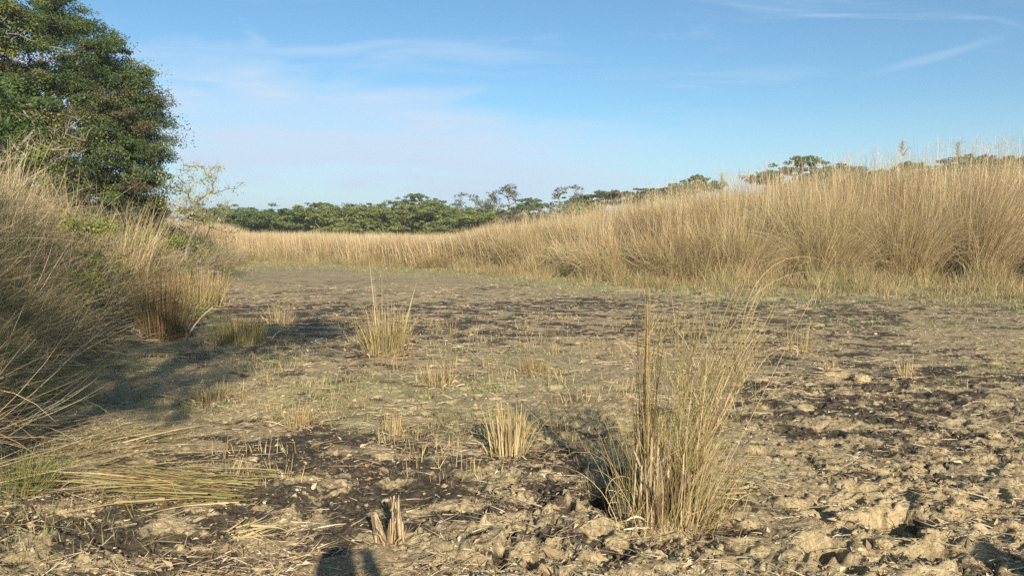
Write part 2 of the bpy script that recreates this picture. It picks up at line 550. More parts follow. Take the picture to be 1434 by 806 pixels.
def mud_mat():
    m, g = material('trodden_mud')
    pos = g.n('ShaderNodeNewGeometry').outputs['Position']
    a = g.n('ShaderNodeVertexColor', layer_name='tint')
    sp = g.n('ShaderNodeSeparateColor', {0: a.outputs[0]})
    churned, sward, crustz = sp.outputs          # zones of the land
    p2 = g.scale(pos, (1, 1, .35))
    big = g.noise(p2, .55, 4)
    mid = g.noise(p2, 3.1, 6, .62)
    fine = g.noise(p2, 23, 5, .65)
    vfine = g.noise(pos, 95, 3, .6)
    # clean mud, damp olive grey to dry tan
    mud = g.mix(g.step(mid, .36, .66), (.225, .180, .098), (.385, .305, .172))
    mud = g.mix(g.step(big, .35, .7, 0, .55), mud, (.41, .31, .16))
    mud = g.mix(g.step(fine, .42, .72, 0, .5), mud, (.50, .405, .245))
    # matted straw litter: stretched noise in two turned directions
    def fibres(rot, sc_):
        v = g.n('ShaderNodeMapping', {'Vector': pos, 'Rotation': (0, 0, R(rot)), 'Scale': (1, 7, 1)}).outputs[0]
        return g.noise(v, sc_, 4, .6, .4)
    fib = g.math('MAXIMUM', fibres(20, 16), fibres(-35, 13))
    fib = g.math('MAXIMUM', fib, fibres(80, 15))
    fm = g.step(fib, .60, .72)
    lit_zone = g.step(g.noise(p2, 1.3, 4, .6), .33, .55)
    lit_zone = g.math('MULTIPLY', lit_zone, g.math('SUBTRACT', 1.0, g.math('MULTIPLY', churned, .75)))
    c = g.mix(g.math('MULTIPLY', fm, g.math('ADD', g.math('MULTIPLY', lit_zone, .75), .12)), mud, (.62, .49, .28))
    speck = g.noise(g.scale(pos, (1, 1.6, .5)), 34, 6, .72, .5)
    # black crust of dried algae and peaty mud, in lacy patches
    cn = g.noise(g.n('ShaderNodeMapping', {'Vector': pos, 'Rotation': (0, 0, .3), 'Scale': (.8, 1.25, .4)}).outputs[0], 2.5, 7, .66, .25)
    thr = g.math('ADD', g.math('SUBTRACT', .605, g.math('MULTIPLY', crustz, .145)), g.math('MULTIPLY', g.math('SUBTRACT', a.outputs[1], .5), .10))
    dm = g.step(g.math('SUBTRACT', cn, thr), -.008, .022)
    dark = g.mix(g.step(fine, .35, .65), (.024, .020, .015), (.075, .058, .042))
    dark = g.mix(g.math('MULTIPLY', fm, .40), dark, (.30, .25, .19))
    wh = g.step(g.noise(g.n('ShaderNodeMapping', {'Vector': pos, 'Scale': (1, 3, 1), 'Rotation': (0, 0, -.3)}).outputs[0], 7, 7, .7, .6), .62, .70)
    dark = g.mix(g.math('MULTIPLY', wh, .6), dark, (.40, .38, .34))
    halo = g.step(g.math('SUBTRACT', cn, thr), -.055, .01, 0, .5)
    c = g.mix(g.math('MULTIPLY', halo, g.step(speck, .44, .58, .35, 1)), c, (.13, .10, .065))
    c = g.mix(g.math('MULTIPLY', dm, .93), c, dark)
    # a thin green film of short growth
    gm = g.math('MULTIPLY', sward, g.step(g.noise(p2, 5, 6, .65), .38, .58))
    c = g.mix(g.math('MULTIPLY', gm, .75), c, g.mix(g.step(speck, .4, .6), (.20, .22, .07), (.50, .44, .23)))
    clear = g.math('SUBTRACT', 1.0, g.math('MULTIPLY', dm, .75))
    c = g.mix(g.math('MULTIPLY', clear, g.step(vfine, .54, .72, 0, .6)), c, (.58, .48, .31))
    c = g.mix(g.step(vfine, .47, .30, 0, .6), c, (.07, .052, .032))
    c = g.mix(g.step(speck, .575, .64, 0, .75), c, (.085, .062, .038))
    c = g.mix(g.math('MULTIPLY', clear, g.step(speck, .43, .36, 0, .62)), c, (.53, .45, .30))
    h = g.math('ADD', g.math('MULTIPLY', fine, .6), g.math('MULTIPLY', vfine, .25))
    h = g.math('ADD', h, g.math('MULTIPLY', fm, .35))
    h = g.math('SUBTRACT', h, g.math('MULTIPLY', dm, .15))
    bp = g.n('ShaderNodeBump', {'Height': h, 'Strength': .9, 'Distance': .016})
    ro = g.math('SUBTRACT', .88, g.math('MULTIPLY', dm, .22))
    d = g.n('ShaderNodeBsdfPrincipled', {'Base Color': c, 'Roughness': ro, 'Specular IOR Level': .08, 'Normal': bp.outputs[0]})
    g.n('ShaderNodeOutputMaterial', {'Surface': d.outputs[0]})
    return m


M_mud = mud_mat()


# ------------------------------------------------------------------ the ground, one sheet out to the horizon
def axis(start, stop, f):
    v = [start]
    while v[-1] < stop:
        v.append(v[-1] + f(v[-1]))
    return v


def build_ground():
    ys = axis(3.15, 3500, lambda y: .0115 if y < 4.4 else (.0026 * y if y < 14 else (.0045 * y if y < 40 else .06 * y)))
    yb = axis(0, 1500, lambda t: .012 + .09 * t)
    ys = sorted([3.15 - t for t in yb[1:]] + ys)
    xp = axis(0, 3500, lambda x: .0125 if x < 3.2 else (.0042 * x if x < 16 else (.02 * x if x < 60 else .1 * x)))
    xs = sorted([-t for t in xp[1:]] + xp)
    xs, ys = np.array(xs), np.array(ys)
    X, Y = np.meshgrid(xs, ys)
    x, y = X.ravel(), Y.ravel()
    z = np.zeros_like(x)
    ok = (np.abs(x) < 400) & (np.abs(y) < 400)
    z[ok] = land(x[ok], y[ok])
    k = (y > 1) & (y < 34) & (np.abs(x) < 26)
    dz = detail(x[k], y[k])
    z[k] += dz
    rel = np.full_like(x, .5)
    rel[k] = np.clip(.5 + dz / .08, 0, 1)
    sw = sward_zone(x, y)
    cr = crust_zone(x, y)
    ch = np.zeros_like(x)
    ch[k] = churn(x[k], y[k])
    C = np.stack([ch, sw, cr, rel], 1)
    ny, nx = X.shape
    i = (np.arange(ny - 1) * nx)[:, None] + np.arange(nx - 1)[None]
    F = np.stack([i, i + 1, i + nx + 1, i + nx], 2).reshape(-1, 4)
    me = new_mesh('ground', np.stack([x, y, z], 1), F, C, True, [M_mud])
    o = bpy.data.objects.new('ground', me)
    col.objects.link(o)
    tag(o, 'wide pan of trodden tan mud with black crust patches and straw litter', kind='structure')
    print('ground', len(x))


def sward_zone(x, y):
    e = np.interp(x, RE[:, 0], RE[:, 1])
    far = sm(y - (e - 9.5 + 1.5 * fbm(x * .3, y * .1, 2, 71) * 2), 0, 5) * sm(np.abs(e + 4 - y), 0, 4)
    n = sm(fbm(x * .45, y * .45, 3, 73), -.10, .22)
    mid = n * sm(y, 4.2, 6) * sm(12 - y, 0, 4) * sm(2.2 - x, 0, 2.5) * .9
    rr = sm(fbm(x * .6, y * .6, 3, 75), .1, .35) * sm(x, 2, 4) * .5 * sm(y, 4, 6)
    return np.clip(np.maximum(np.maximum(far, mid), rr), 0, 1)


def crust_zone(x, y):
    n = sm(fbm(x * .28 + 9, y * .28, 2, 81), -.28, .25)
    band = np.exp(-((y - 15.0 - .1 * x) / 4.0) ** 2)                      # the dark strip across the middle distance
    near = np.exp(-(((x + 1.1) / 1.2) ** 2 + ((y - 4.9) / 1.0) ** 2))
    near2 = np.exp(-(((x + .1) / .55) ** 2 + ((y - 5.2) / .8) ** 2))
    rgt = sm(x, 1.6, 2.8) * sm(9.5 - y, 0, 2)
    nl = np.exp(-(((x + 2.4) / 1.0) ** 2 + ((y - 3.9) / .9) ** 2))
    far = 1 - sm(y, 20, 27)
    return np.clip(n * .5 + band * .62 + near * 1.1 + near2 * 1.1 + rgt * .55 + nl * 1.2, 0, 1) * far


build_ground()

# ------------------------------------------------------------------ tall grass at the far side and on the right (nobody could count it)
def tussocks(g, T, H, nb, spread, lean, bend, w, seg=5, green=.0, tone=0.0, gpow=1.0, leandir=None, floor=None):
    """T (k,2) tussock centres; H (k,) heights; each with nb blades"""
    k = len(T)
    rr = spread * np.sqrt(rng.random((k, nb))) * (.7 + .6 * rng.random((k, 1)))
    a0 = rng.uniform(0, 2 * math.pi, (k, nb))
    bx, by = T[:, :1] + rr * np.cos(a0), T[:, 1:] + rr * np.sin(a0)
    th = np.abs(rng.normal(0, lean, (k, nb))) * (.4 + rr / spread) + .02
    az = a0 + rng.normal(0, .5, (k, nb))
    if leandir is not None:                                     # the whole tussock laid over one way
        la, lt = leandir
        vx = th * np.cos(az) + (lt * np.cos(la))[:, None]
        vy = th * np.sin(az) + (lt * np.sin(la))[:, None]
        th, az = np.hypot(vx, vy), np.arctan2(vy, vx)
    bd = np.abs(rng.normal(0, bend, (k, nb))) * (.6 + .8 * rng.random((k, 1)))
    L = H[:, None] * (.45 + .6 * rng.random((k, nb)) ** gpow)
    z = (land(bx.ravel(), by.ravel()) if floor is None else floor(bx.ravel(), by.ravel())) - .02
    P = np.stack([bx.ravel(), by.ravel(), z], 1)
    gr = np.clip(np.broadcast_to(np.asarray(green).reshape(-1, 1), (k, nb)) + rng.normal(0, .12, (k, nb)), 0, 1)
    tn = np.broadcast_to(np.asarray(tone).reshape(-1, 1), (k, nb)) + rng.normal(0, .05, (k, nb))
    strands(g, P, az.ravel(), th.ravel(), bd.ravel(), L.ravel(), np.full(k * nb, w) * rng.uniform(.6, 1.4, k * nb), seg, rng.normal(0, .35, k * nb), gr.ravel(), tn.ravel())


GAPS = [(1.7, .35, .6), (4.0, .45, .9), (6.3, .25, .5), (8.4, .55, 1.2), (10.9, .40, 1.0), (12.9, .60, 1.1), (15.0, .75, 1.2), (17.6, .6, 1.1), (20.5, .8, 1.1)]


def pocket(x):
    """hollows between the great tussocks along the front of the stand"""
    x = np.asarray(x, float)
    return sum(d * np.exp(-((x - c) / w) ** 2) for c, w, d in GAPS)


def tall_grass():
    g = G()
    k = 1900
    x = rng.uniform(-4, 26, k)
    off = .5 + 1.0 * sm(x, 1, 5) + rng.exponential(2.0, k)
    gap = fbm(x * .42, x * 0 + 1, 2, 91)                        # bays and noses along the front edge
    off = off + np.clip(gap, 0, 1) * 2.6 + 3.4 * pocket(x)
    y = right_edge(x) + off
    H = np.interp(x, RH[:, 0], RH[:, 1]) * (.88 + .22 * rng.random(k)) * (1 + .08 * fbm(x * .5, y * .5, 2, 92)) * 1.02
    gz = .18 + .35 * fbm(x * .3, y * .3, 2, 93)
    la = rng.uniform(-math.pi, math.pi, k)
    big = sm(fbm(x * .25 + 4, y * .1, 2, 94), -.05, .3) * sm(x, 5, 9)          # slumped masses bending to the left and front
    la = np.where(big > .3, math.pi * 1.15 + rng.normal(0, .5, k), la)
    lt = .06 + .40 * big * rng.random(k)
    tone = .12 * fbm(x * .8, y * .8, 2, 95) - .05
    tussocks(g, np.stack([x, y], 1), H, 95, .42, .16, .45, .013, 6, gz, tone, .8, (la, lt))
    # arching outer blades at the front
    k = 420
    x = rng.uniform(-3, 24, k)
    x = x[rng.random(k) > 2.5 * pocket(x)]
    k = len(x)
    y = right_edge(x) + rng.uniform(-.3, .8, k) + np.clip(fbm(x * .42, x * 0 + 1, 2, 91), 0, 1) * 2.0
    H = np.interp(x, RH[:, 0], RH[:, 1]) * rng.uniform(.4, .95, k)
    la = -math.pi / 2 + rng.normal(0, .8, k)
    tussocks(g, np.stack([x, y], 1), H, 60, .35, .35, 1.0, .012, 7, .25 * rng.random(k), -.1, 1, (la, .10 + .3 * rng.random(k)))
    # great slumped heads arching outwards over a dark foot
    x = np.array([-1.2, .2, .9, 2.6, 3.1, 5.0, 5.5, 7.1, 7.3, 9.6, 9.8, 11.8, 12.0, 13.9, 14.1, 16.2, 16.5, 18.7, 19.3, 21.7, 23])
    k = len(x)
    y = right_edge(x) + .25 + rng.uniform(-.3, .7, k)
    H = np.interp(x, RH[:, 0], RH[:, 1]) * rng.uniform(.55, 1.05, k)
    tussocks(g, np.stack([x, y], 1), H * 1.10, 1500, .80, .20, .95, .010, 9, .12 + .3 * rng.random(k), rng.uniform(-.05, .25, k), .6, (-math.pi / 2 + rng.normal(0, 1.1, k), rng.uniform(0, .45, k)))
    n = 9000                                            # bright upright stalks along the front
    x = rng.uniform(-4, 25, n)
    x = x[(rng.random(n) > 1.6 * pocket(x)) & (fbm(x * 1.3, x * 0 + 9, 2, 141) > -.15)]
    n = len(x)
    y = right_edge(x) + rng.uniform(-.1, .9, n) + np.clip(fbm(x * .42, x * 0 + 1, 2, 91), 0, 1) * 1.6
    Hn = np.interp(x, RH[:, 0], RH[:, 1])
    strands(g, np.stack([x, y, land(x, y)], 1), rng.uniform(0, 6.3, n), np.abs(rng.normal(0, .09, n)), np.abs(rng.normal(.1, .2, n)), Hn * rng.uniform(.3, 1.0, n), .012, 5, None, rng.uniform(0, .3, n), .08)
    m_ = 260                                            # lower scruffy tussocks breaking the front line
    x = rng.uniform(-3, 25, m_)
    x = x[rng.random(m_) > 1.2 * pocket(x)]
    y = right_edge(x) + rng.uniform(-.9, .6, len(x))
    tussocks(g, np.stack([x, y], 1), rng.uniform(.5, 1.5, len(x)) * np.interp(x, [0, 8], [.7, 1]), 70, .28, .40, .8, .011, 6, np.clip(.25 + .6 * fbm(x * .8, y * .8, 2, 142), 0, 1), rng.uniform(-.35, .05, len(x)), .8, (rng.uniform(0, 6.3, len(x)), rng.uniform(0, .6, len(x))))
    n = 2600                                            # dead broken stems leaning every way in front
    x = rng.uniform(-3, 25, n)
    x = x[rng.random(n) > 2.2 * pocket(x)]
    n = len(x)
    y = right_edge(x) + rng.uniform(-.5, 1.2, n)
    Hn = np.interp(x, RH[:, 0], RH[:, 1])
    P = np.stack([x, y, land(x, y) + rng.uniform(0, .45, n) * Hn], 1)
    strands(g, P, rng.uniform(0, 6.3, n), rng.uniform(.2, 1.5, n), rng.normal(.3, .5, n), Hn * rng.uniform(.2, .55, n), .012, 5, rng.normal(0, .5, n), 0, .05)
    # dead thatch at the foot, coloured near black as shade in the hollows
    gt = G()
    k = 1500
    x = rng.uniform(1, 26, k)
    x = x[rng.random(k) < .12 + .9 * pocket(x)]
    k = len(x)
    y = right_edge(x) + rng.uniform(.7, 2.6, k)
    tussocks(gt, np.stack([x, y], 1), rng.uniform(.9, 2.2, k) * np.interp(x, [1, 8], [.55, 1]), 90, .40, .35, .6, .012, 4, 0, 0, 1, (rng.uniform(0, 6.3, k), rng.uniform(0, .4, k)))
    tag(gt.build('gap_shade_thatch', M_shade_thatch), 'brown dead thatch coloured near black for the deep shade in the hollows at the foot of the tall grass', kind='stuff')
    # fine flowering stalks standing over the mass
    n = 3600
    x = 26 * rng.random(n) ** .8 - 1
    y = right_edge(x) + rng.uniform(.3, 6, n)
    H = np.interp(x, RH[:, 0], RH[:, 1]) * rng.uniform(.85, 1.28, n) + .12 * rng.random(n) * (x > 8)
    P = np.stack([x, y, land(x, y)], 1)
    strands(g, P, rng.uniform(0, 6.3, n), np.abs(rng.normal(0, .05, n)), np.abs(rng.normal(0, .15, n)), H, .010, 5, None, 0, .0, tip=.4)
    q = rng.permutation(n)[:1100]                       # feathery heads
    m = 16
    Q = P[q].repeat(m, 0) + np.stack([rng.normal(0, .10, len(q) * m), rng.normal(0, .10, len(q) * m), (H[q] * .93).repeat(m) + rng.uniform(-.22, .12, len(q) * m)], 1)
    strands(g, Q, rng.uniform(0, 6.3, len(Q)), rng.uniform(.1, .8, len(Q)), rng.uniform(.2, 1.2, len(Q)), rng.uniform(.06, .20, len(Q)), .006, 3, None, 0, .1)
    o = g.build('tall_grass', M_reed)
    tag(o, 'wall of tall tan elephant grass along the right side of the pan', kind='stuff')
    # the lower, evener grass across the far end
    g = G()
    k = 2400
    x = rng.uniform(-24, 0, k)
    y = right_edge(x) + rng.exponential(4.0, k)
    H = (np.interp(x, RH[:, 0], RH[:, 1]) + .04) * (.82 + .25 * rng.random(k)) * (1 + .1 * fbm(x * .3, y * .3, 2, 96))
    tone = .15 * fbm(x * .35, y * .35, 3, 97)
    tussocks(g, np.stack([x, y], 1), H, 46, .5, .12, .25, .018, 4, .06 + .3 * np.clip(fbm(x * .2, y * .2, 2, 98), 0, 1), tone, .7)
    k = 2600
    x = rng.uniform(-60, 90, k)
    y = np.interp(x, RE[:, 0], RE[:, 1]) + 8 + rng.uniform(0, 45, k)
    H = np.minimum(np.interp(x, RH[:, 0], RH[:, 1]), 2.6) * (.8 + .3 * rng.random(k)) * .92
    tussocks(g, np.stack([x, y], 1), H, 26, .9, .15, .25, .035, 3, .1, .0, .7)
    o = g.build('meadow_grass', M_reed)
    tag(o, 'even belt of dry grass across the far end of the pan', kind='stuff')
    # low stubble and green tufts along the foot of the tall grass
    g = G()
    k = 4600
    x = rng.uniform(-15, 22, k)
    t = rng.random(k) ** 1.3
    y = right_edge(x) - 7.0 * t * (.3 + .7 * sm(x, -6, 7)) * (1 + .4 * fbm(x * .5, x * 0, 2, 99)) + rng.uniform(-.2, .5, k)
    keep = fbm(x * .9, y * .9, 2, 100) > -.16 + .35 * t
    x, y, t = x[keep], y[keep], t[keep]
    H = (.72 - .52 * t) * rng.uniform(.3, 1.45, len(x)) * (1 + .8 * fbm(x * 1.2, y * 1.2, 2, 102))
    tussocks(g, np.stack([x, y], 1), H, 26, .22, .40, .6, .010, 3, np.clip(.10 + .75 * fbm(x * .6, y * .6, 2, 101), 0, 1), .12 * fbm(x, y, 2, 103), 1, floor=hgt)
    o = g.build('stubble', M_sward)
    tag(o, 'low green and straw stubble along the foot of the tall grass', kind='stuff')


tall_grass()


# ------------------------------------------------------------------ left bank
def left_bank():
    g = G()
    k = 1750
    y = 3.6 + 33 * rng.random(k) ** 1.55
    d = rng.exponential(1.5, k)
    x = left_edge(y) - .35 - d - .5 * np.clip(fbm(y * .5, y * 0 + 7, 2, 110), -.5, 1)
    keep = (x > -.80 * y - 2.5)
    x, y = x[keep], y[keep]
    k = len(x)
    dep = left_edge(y) - x
    H = (1.05 + .55 * sm(dep, 0, 2.0)) * rng.uniform(.75, 1.2, k) * (1 - .22 * sm(y, 9, 20)) * (1 + .15 * fbm(x * .6, y * .6, 2, 111))
    la = rng.normal(-.35, 1.6, k)                              # slumping out over the pan
    lt = rng.uniform(.0, .42, k)
    gz = np.clip(.22 + .7 * fbm(x * .55, y * .55, 2, 112), 0, .9)
    near = y < 10
    tn = .02 + .5 * fbm(x * .8, y * .8, 2, 113)
    for m, nb, w in ((near, 110, .0045), (near, 30, .0105), (~near, 70, .011)):
        tussocks(g, np.stack([x[m], y[m]], 1), H[m], nb, .36, .62, 1.15, w, 8, gz[m], tn[m], 1, (la[m], lt[m]))
    # long loose straws lying every way through the tangle
    n = 11000
    y = 3.6 + 20 * rng.random(n) ** 1.5
    x = left_edge(y) + .1 - rng.exponential(1.3, n)
    z = land(x, y) + rng.uniform(.1, 1.25, n) * sm(left_edge(y) - x, -.3, 1.2)
    P = np.stack([x, y, z], 1)
    strands(g, P, rng.uniform(0, 6.3, n), rng.uniform(.2, 1.7, n), rng.normal(.2, .5, n), rng.uniform(.4, 1.5, n), .0050 + .0002 * y, 7, rng.normal(0, .6, n), 0, .15)
    o = g.build('bank_grass', M_bank)
    tag(o, 'tangled slumping grass covering the left bank', kind='stuff')


left_bank()


# ------------------------------------------------------------------ ground cover: litter, short grass, stubble stems, clods
def cover():
    g = G()
    n = 105000
    y = 3.2 + 19 * rng.random(n) ** 1.7
    x = rng.uniform(-.72, .72, n) * y * 1.02
    zone = fbm(x * .9, y * .9, 3, 120)
    keep = (rng.random(n) < .25 + .9 * sm(zone, -.1, .3)) & (x > left_edge(y) - .6) & (rng.random(n) > .5 * churn(x, y))
    x, y = x[keep], y[keep]
    n = len(x)
    z = hgt(x, y) + rng.uniform(.002, .012, n)
    strands(g, np.stack([x, y, z], 1), rng.uniform(0, 6.3, n), R(90) - np.abs(rng.normal(0, .13, n)), np.abs(rng.normal(.1, .18, n)), rng.exponential(.055, n) + .02, rng.uniform(.0018, .0048, n) + .0003 * y, 2, rng.normal(0, .5, n), 0, .10)
    o = g.build('straw_litter', M_sheath)
    tag(o, 'scattered bits of straw lying over the mud', kind='stuff')
    g = G()                                               # curled flakes of dead leaf and sheath
    n = 15000
    y = 3.2 + 11 * rng.random(n) ** 1.8
    x = rng.uniform(-.70, .72, n) * y
    keep = (x > left_edge(y) - .4) & (fbm(x * 1.1, y * 1.1, 3, 126) > -.1)
    x, y = x[keep], y[keep]
    n = len(x)
    P = np.stack([x, y, hgt(x, y) + .008], 1)
    N = rng.normal(size=(n, 3)) * .45 + np.array([0, 0, 1])
    ln = .012 + rng.exponential(.014, n)
    leaves(g, P, N, rng.normal(size=(n, 3)), ln, ln * rng.uniform(.25, .7, n), 0, None, .6)
    o = g.build('dead_leaf_flakes', M_sheath)
    tag(o, 'curled pale and brown flakes of dead leaf strewn over the mud', kind='stuff')
    g = G()
    n = 150000                                            # short green blades
    y = 3.3 + 36 * rng.random(n) ** 1.05
    x = rng.uniform(-.72, .72, n) * y
    x += .12 * rng.normal(size=n)
    den = sward_zone(x, y) * sm(fbm(x * 1.6, y * 1.6, 3, 123), -.12, .25)
    ledge = left_edge(y)
    den = np.maximum(den, .95 * np.exp(-((x - ledge - .2) / .9) ** 2) * sm(fbm(x, y, 2, 124), -.1, .2))
    keep = (rng.random(n) < den) & (x > ledge - .5)
    x, y = x[keep], y[keep]
    n = len(x)
    z = hgt(x, y) - .005
    strands(g, np.stack([x, y, z], 1), rng.uniform(0, 6.3, n), np.abs(rng.normal(.35, .35, n)), rng.uniform(0, 1.0, n), rng.uniform(.035, .13, n), .0032 + .0007 * y, 3, None, np.clip(rng.normal(.6, .3, n), 0, 1), .0)
    o = g.build('short_grass', M_sward)
    tag(o, 'thin short green grass sprouting from the mud', kind='stuff')
    g = G()                                               # cut stubble stems in loose groups
    k = 620
    y = 4.6 + 9 * rng.random(k) ** 1.1
    x = rng.uniform(-.42, .34, k) * y
    ok = (fbm(x * .7, y * .7, 2, 125) > -.05) & (x > left_edge(y) + .1)
    x, y = x[ok], y[ok]
    tussocks(g, np.stack([x, y], 1), rng.uniform(.05, .22, len(x)), 12, .13, .28, .3, .006, 3, .15, .1, 1, floor=hgt)
    o = g.build('stubble_stems', M_straw)
    tag(o, 'loose short straw stems poking from the mud in the middle', kind='stuff')
    # crumbs and clods of mud
    n = 2400
    y = 3.2 + 8 * rng.random(n) ** 1.7
    x = rng.uniform(-.70, .72, n) * y
    keep = (rng.random(n) < .12 + churn(x, y)) & (x > left_edge(y))
    x, y = x[keep], y[keep]
    n = len(x)
    import bmesh
    bm = bmesh.new()
    bmesh.ops.create_icosphere(bm, subdivisions=2, radius=1)
    bv = np.array([v.co[:] for v in bm.verts])
    bf = np.array([[v.index for v in f.verts] for f in bm.faces])
    bm.free()
    r = .003 + rng.exponential(.0045, n)
    r = np.minimum(r, .02)
    nz = 1 + .5 * rng.normal(size=(n, len(bv))) * .5
    sc3 = r[:, None] * rng.uniform(.6, 1.3, (n, 3)) * np.array([1, 1, .7])
    V = bv[None] * nz[:, :, None] * sc3[:, None, :]
    a = rng.uniform(0, 6.3, n)
    ca, sa = np.cos(a)[:, None], np.sin(a)[:, None]
    V = np.stack([V[..., 0] * ca - V[..., 1] * sa, V[..., 0] * sa + V[..., 1] * ca, V[..., 2]], 2)
    V += np.stack([x, y, hgt(x, y) + r * .2], 1)[:, None]
    F = bf[None] + (np.arange(n) * len(bv))[:, None, None]
    C = np.tile([1, 0, 0, .9], (n * len(bv), 1))
    me = new_mesh('mud_crumbs', V.reshape(-1, 3), F.reshape(-1, 3), C, True, [M_mud])
    o = bpy.data.objects.new('mud_crumbs', me)
    col.objects.link(o)
    tag(o, 'small crumbs and clods of mud on the trodden ground', kind='stuff')


cover()


# ------------------------------------------------------------------ clumps one can point to
def mound(parent, r, h, name='root_mound'):
    n, m = 28, 9
    V, C = [], []
    for i in range(m + 1):
        t = i / m
        for j in range(n):
            a = j * 2 * math.pi / n
            rr = r * (1.35 * (1 - t) + .02)
            x, y = math.cos(a) * rr, math.sin(a) * rr
            w = 1 + .25 * float(perlin(np.array([x / r * 1.7]), np.array([y / r * 1.7 + h * 50]), 3)[0]) * 2
            b = float(perlin(np.array([x / r * 5]), np.array([y / r * 5]), 6)[0])
            V.append((x * w, y * w, h * (1 - (1 - t) ** 2) * (1 + .5 * b) - .05 * (1 - t)))
            C.append((1, 0, .2, .6))
    F = [[i * n + j, i * n + (j + 1) % n, (i + 1) * n + (j + 1) % n, (i + 1) * n + j] for i in range(m) for j in range(n)]
    me = new_mesh(name, V, np.array(F), C, True, [M_mud])
    o = bpy.data.objects.new(name, me)
    col.objects.link(o)
    o.parent = parent
    return o


def radial(n, r, base_h=0.0, flat=1.0):
    a = rng.uniform(0, 6.283, n)
    q = r * np.sqrt(rng.random(n))
    return np.stack([q * np.cos(a), q * np.sin(a) * flat, np.full(n, base_h)], 1), a


def clump(name, px, py, label, cat, r=.15, h=.4, stems=40, blades=90, top=.0, lean=(0, 0), green=.2, tone=0, sw=.008, bw=.005, sheaths=26, mnd=.04, group=None, flat=1.0, seg=5, spread=.22):
    x, y = at(px, py)
    root = empty(name, (x, y, hz(x, y) - .01))
    tag(root, label, cat, group)
    la, lt = lean

    def turned(az, th):
        vx, vy = th * np.cos(az) + lt * math.cos(la), th * np.sin(az) + lt * math.sin(la)
        return np.arctan2(vy, vx), np.hypot(vx, vy)
    if mnd:
        mound(root, r * .95, mnd)
    if stems:
        g = G()
        P, a = radial(stems, r * .8, mnd * .5 - .01, flat)
        az, th = turned(a, np.abs(rng.normal(0, spread * .8, stems)))
        strands(g, P, az, th, rng.normal(0, .12, stems), h * rng.uniform(.55, 1.0, stems), sw * rng.uniform(.6, 1.3, stems), 4, None, green * .3, tone, tube=True, kink=.055)
        g.build('stems', M_straw, root)
    if blades:
        g = G()
        P, a = radial(blades, r, mnd * .4 - .01, flat)
        az, th = turned(a, np.abs(rng.normal(.05, spread * 1.3, blades)))
        strands(g, P, az, th, np.abs(rng.normal(.3, .5, blades)), h * rng.uniform(.4, 1.05, blades), bw * rng.uniform(.6, 1.3, blades), seg + 1, rng.normal(0, .4, blades), np.clip(rng.normal(green, .3, blades), 0, 1), tone)
        g.build('blades', M_straw, root)
    if sheaths:
        g = G()
        P, a = radial(sheaths, r * 1.35, .0)
        az, th = turned(a, np.abs(rng.normal(.5, .4, sheaths)))
        strands(g, P, az, th, rng.uniform(.5, 1.8, sheaths), h * rng.uniform(.15, .5, sheaths), bw * rng.uniform(2, 4, sheaths), 5, rng.normal(0, .8, sheaths), 0, .1, tip=.4)
        g.build('dead_leaves', M_sheath, root)
    g = G()
    n = int(60 + r * 260)
    a = rng.uniform(0, 6.283, n)
    q = r * (.5 + 1.6 * rng.random(n) ** 1.4)
    X, Y = q * np.cos(a), q * np.sin(a)
    P = np.stack([X, Y, hgt(X + x, Y + y) - root.location.z + rng.uniform(0, .03, n)], 1)
    strands(g, P, rng.uniform(0, 6.3, n), rng.uniform(1.1, 1.6, n), rng.uniform(0, .4, n), rng.uniform(.04, .28, n) * (.6 + h), bw * rng.uniform(.5, 1.8, n), 5, rng.normal(0, .6, n), 0, .0, kink=.06)
    tag(g.build('fallen_straw', M_sheath, root), kind='stuff')
    return root


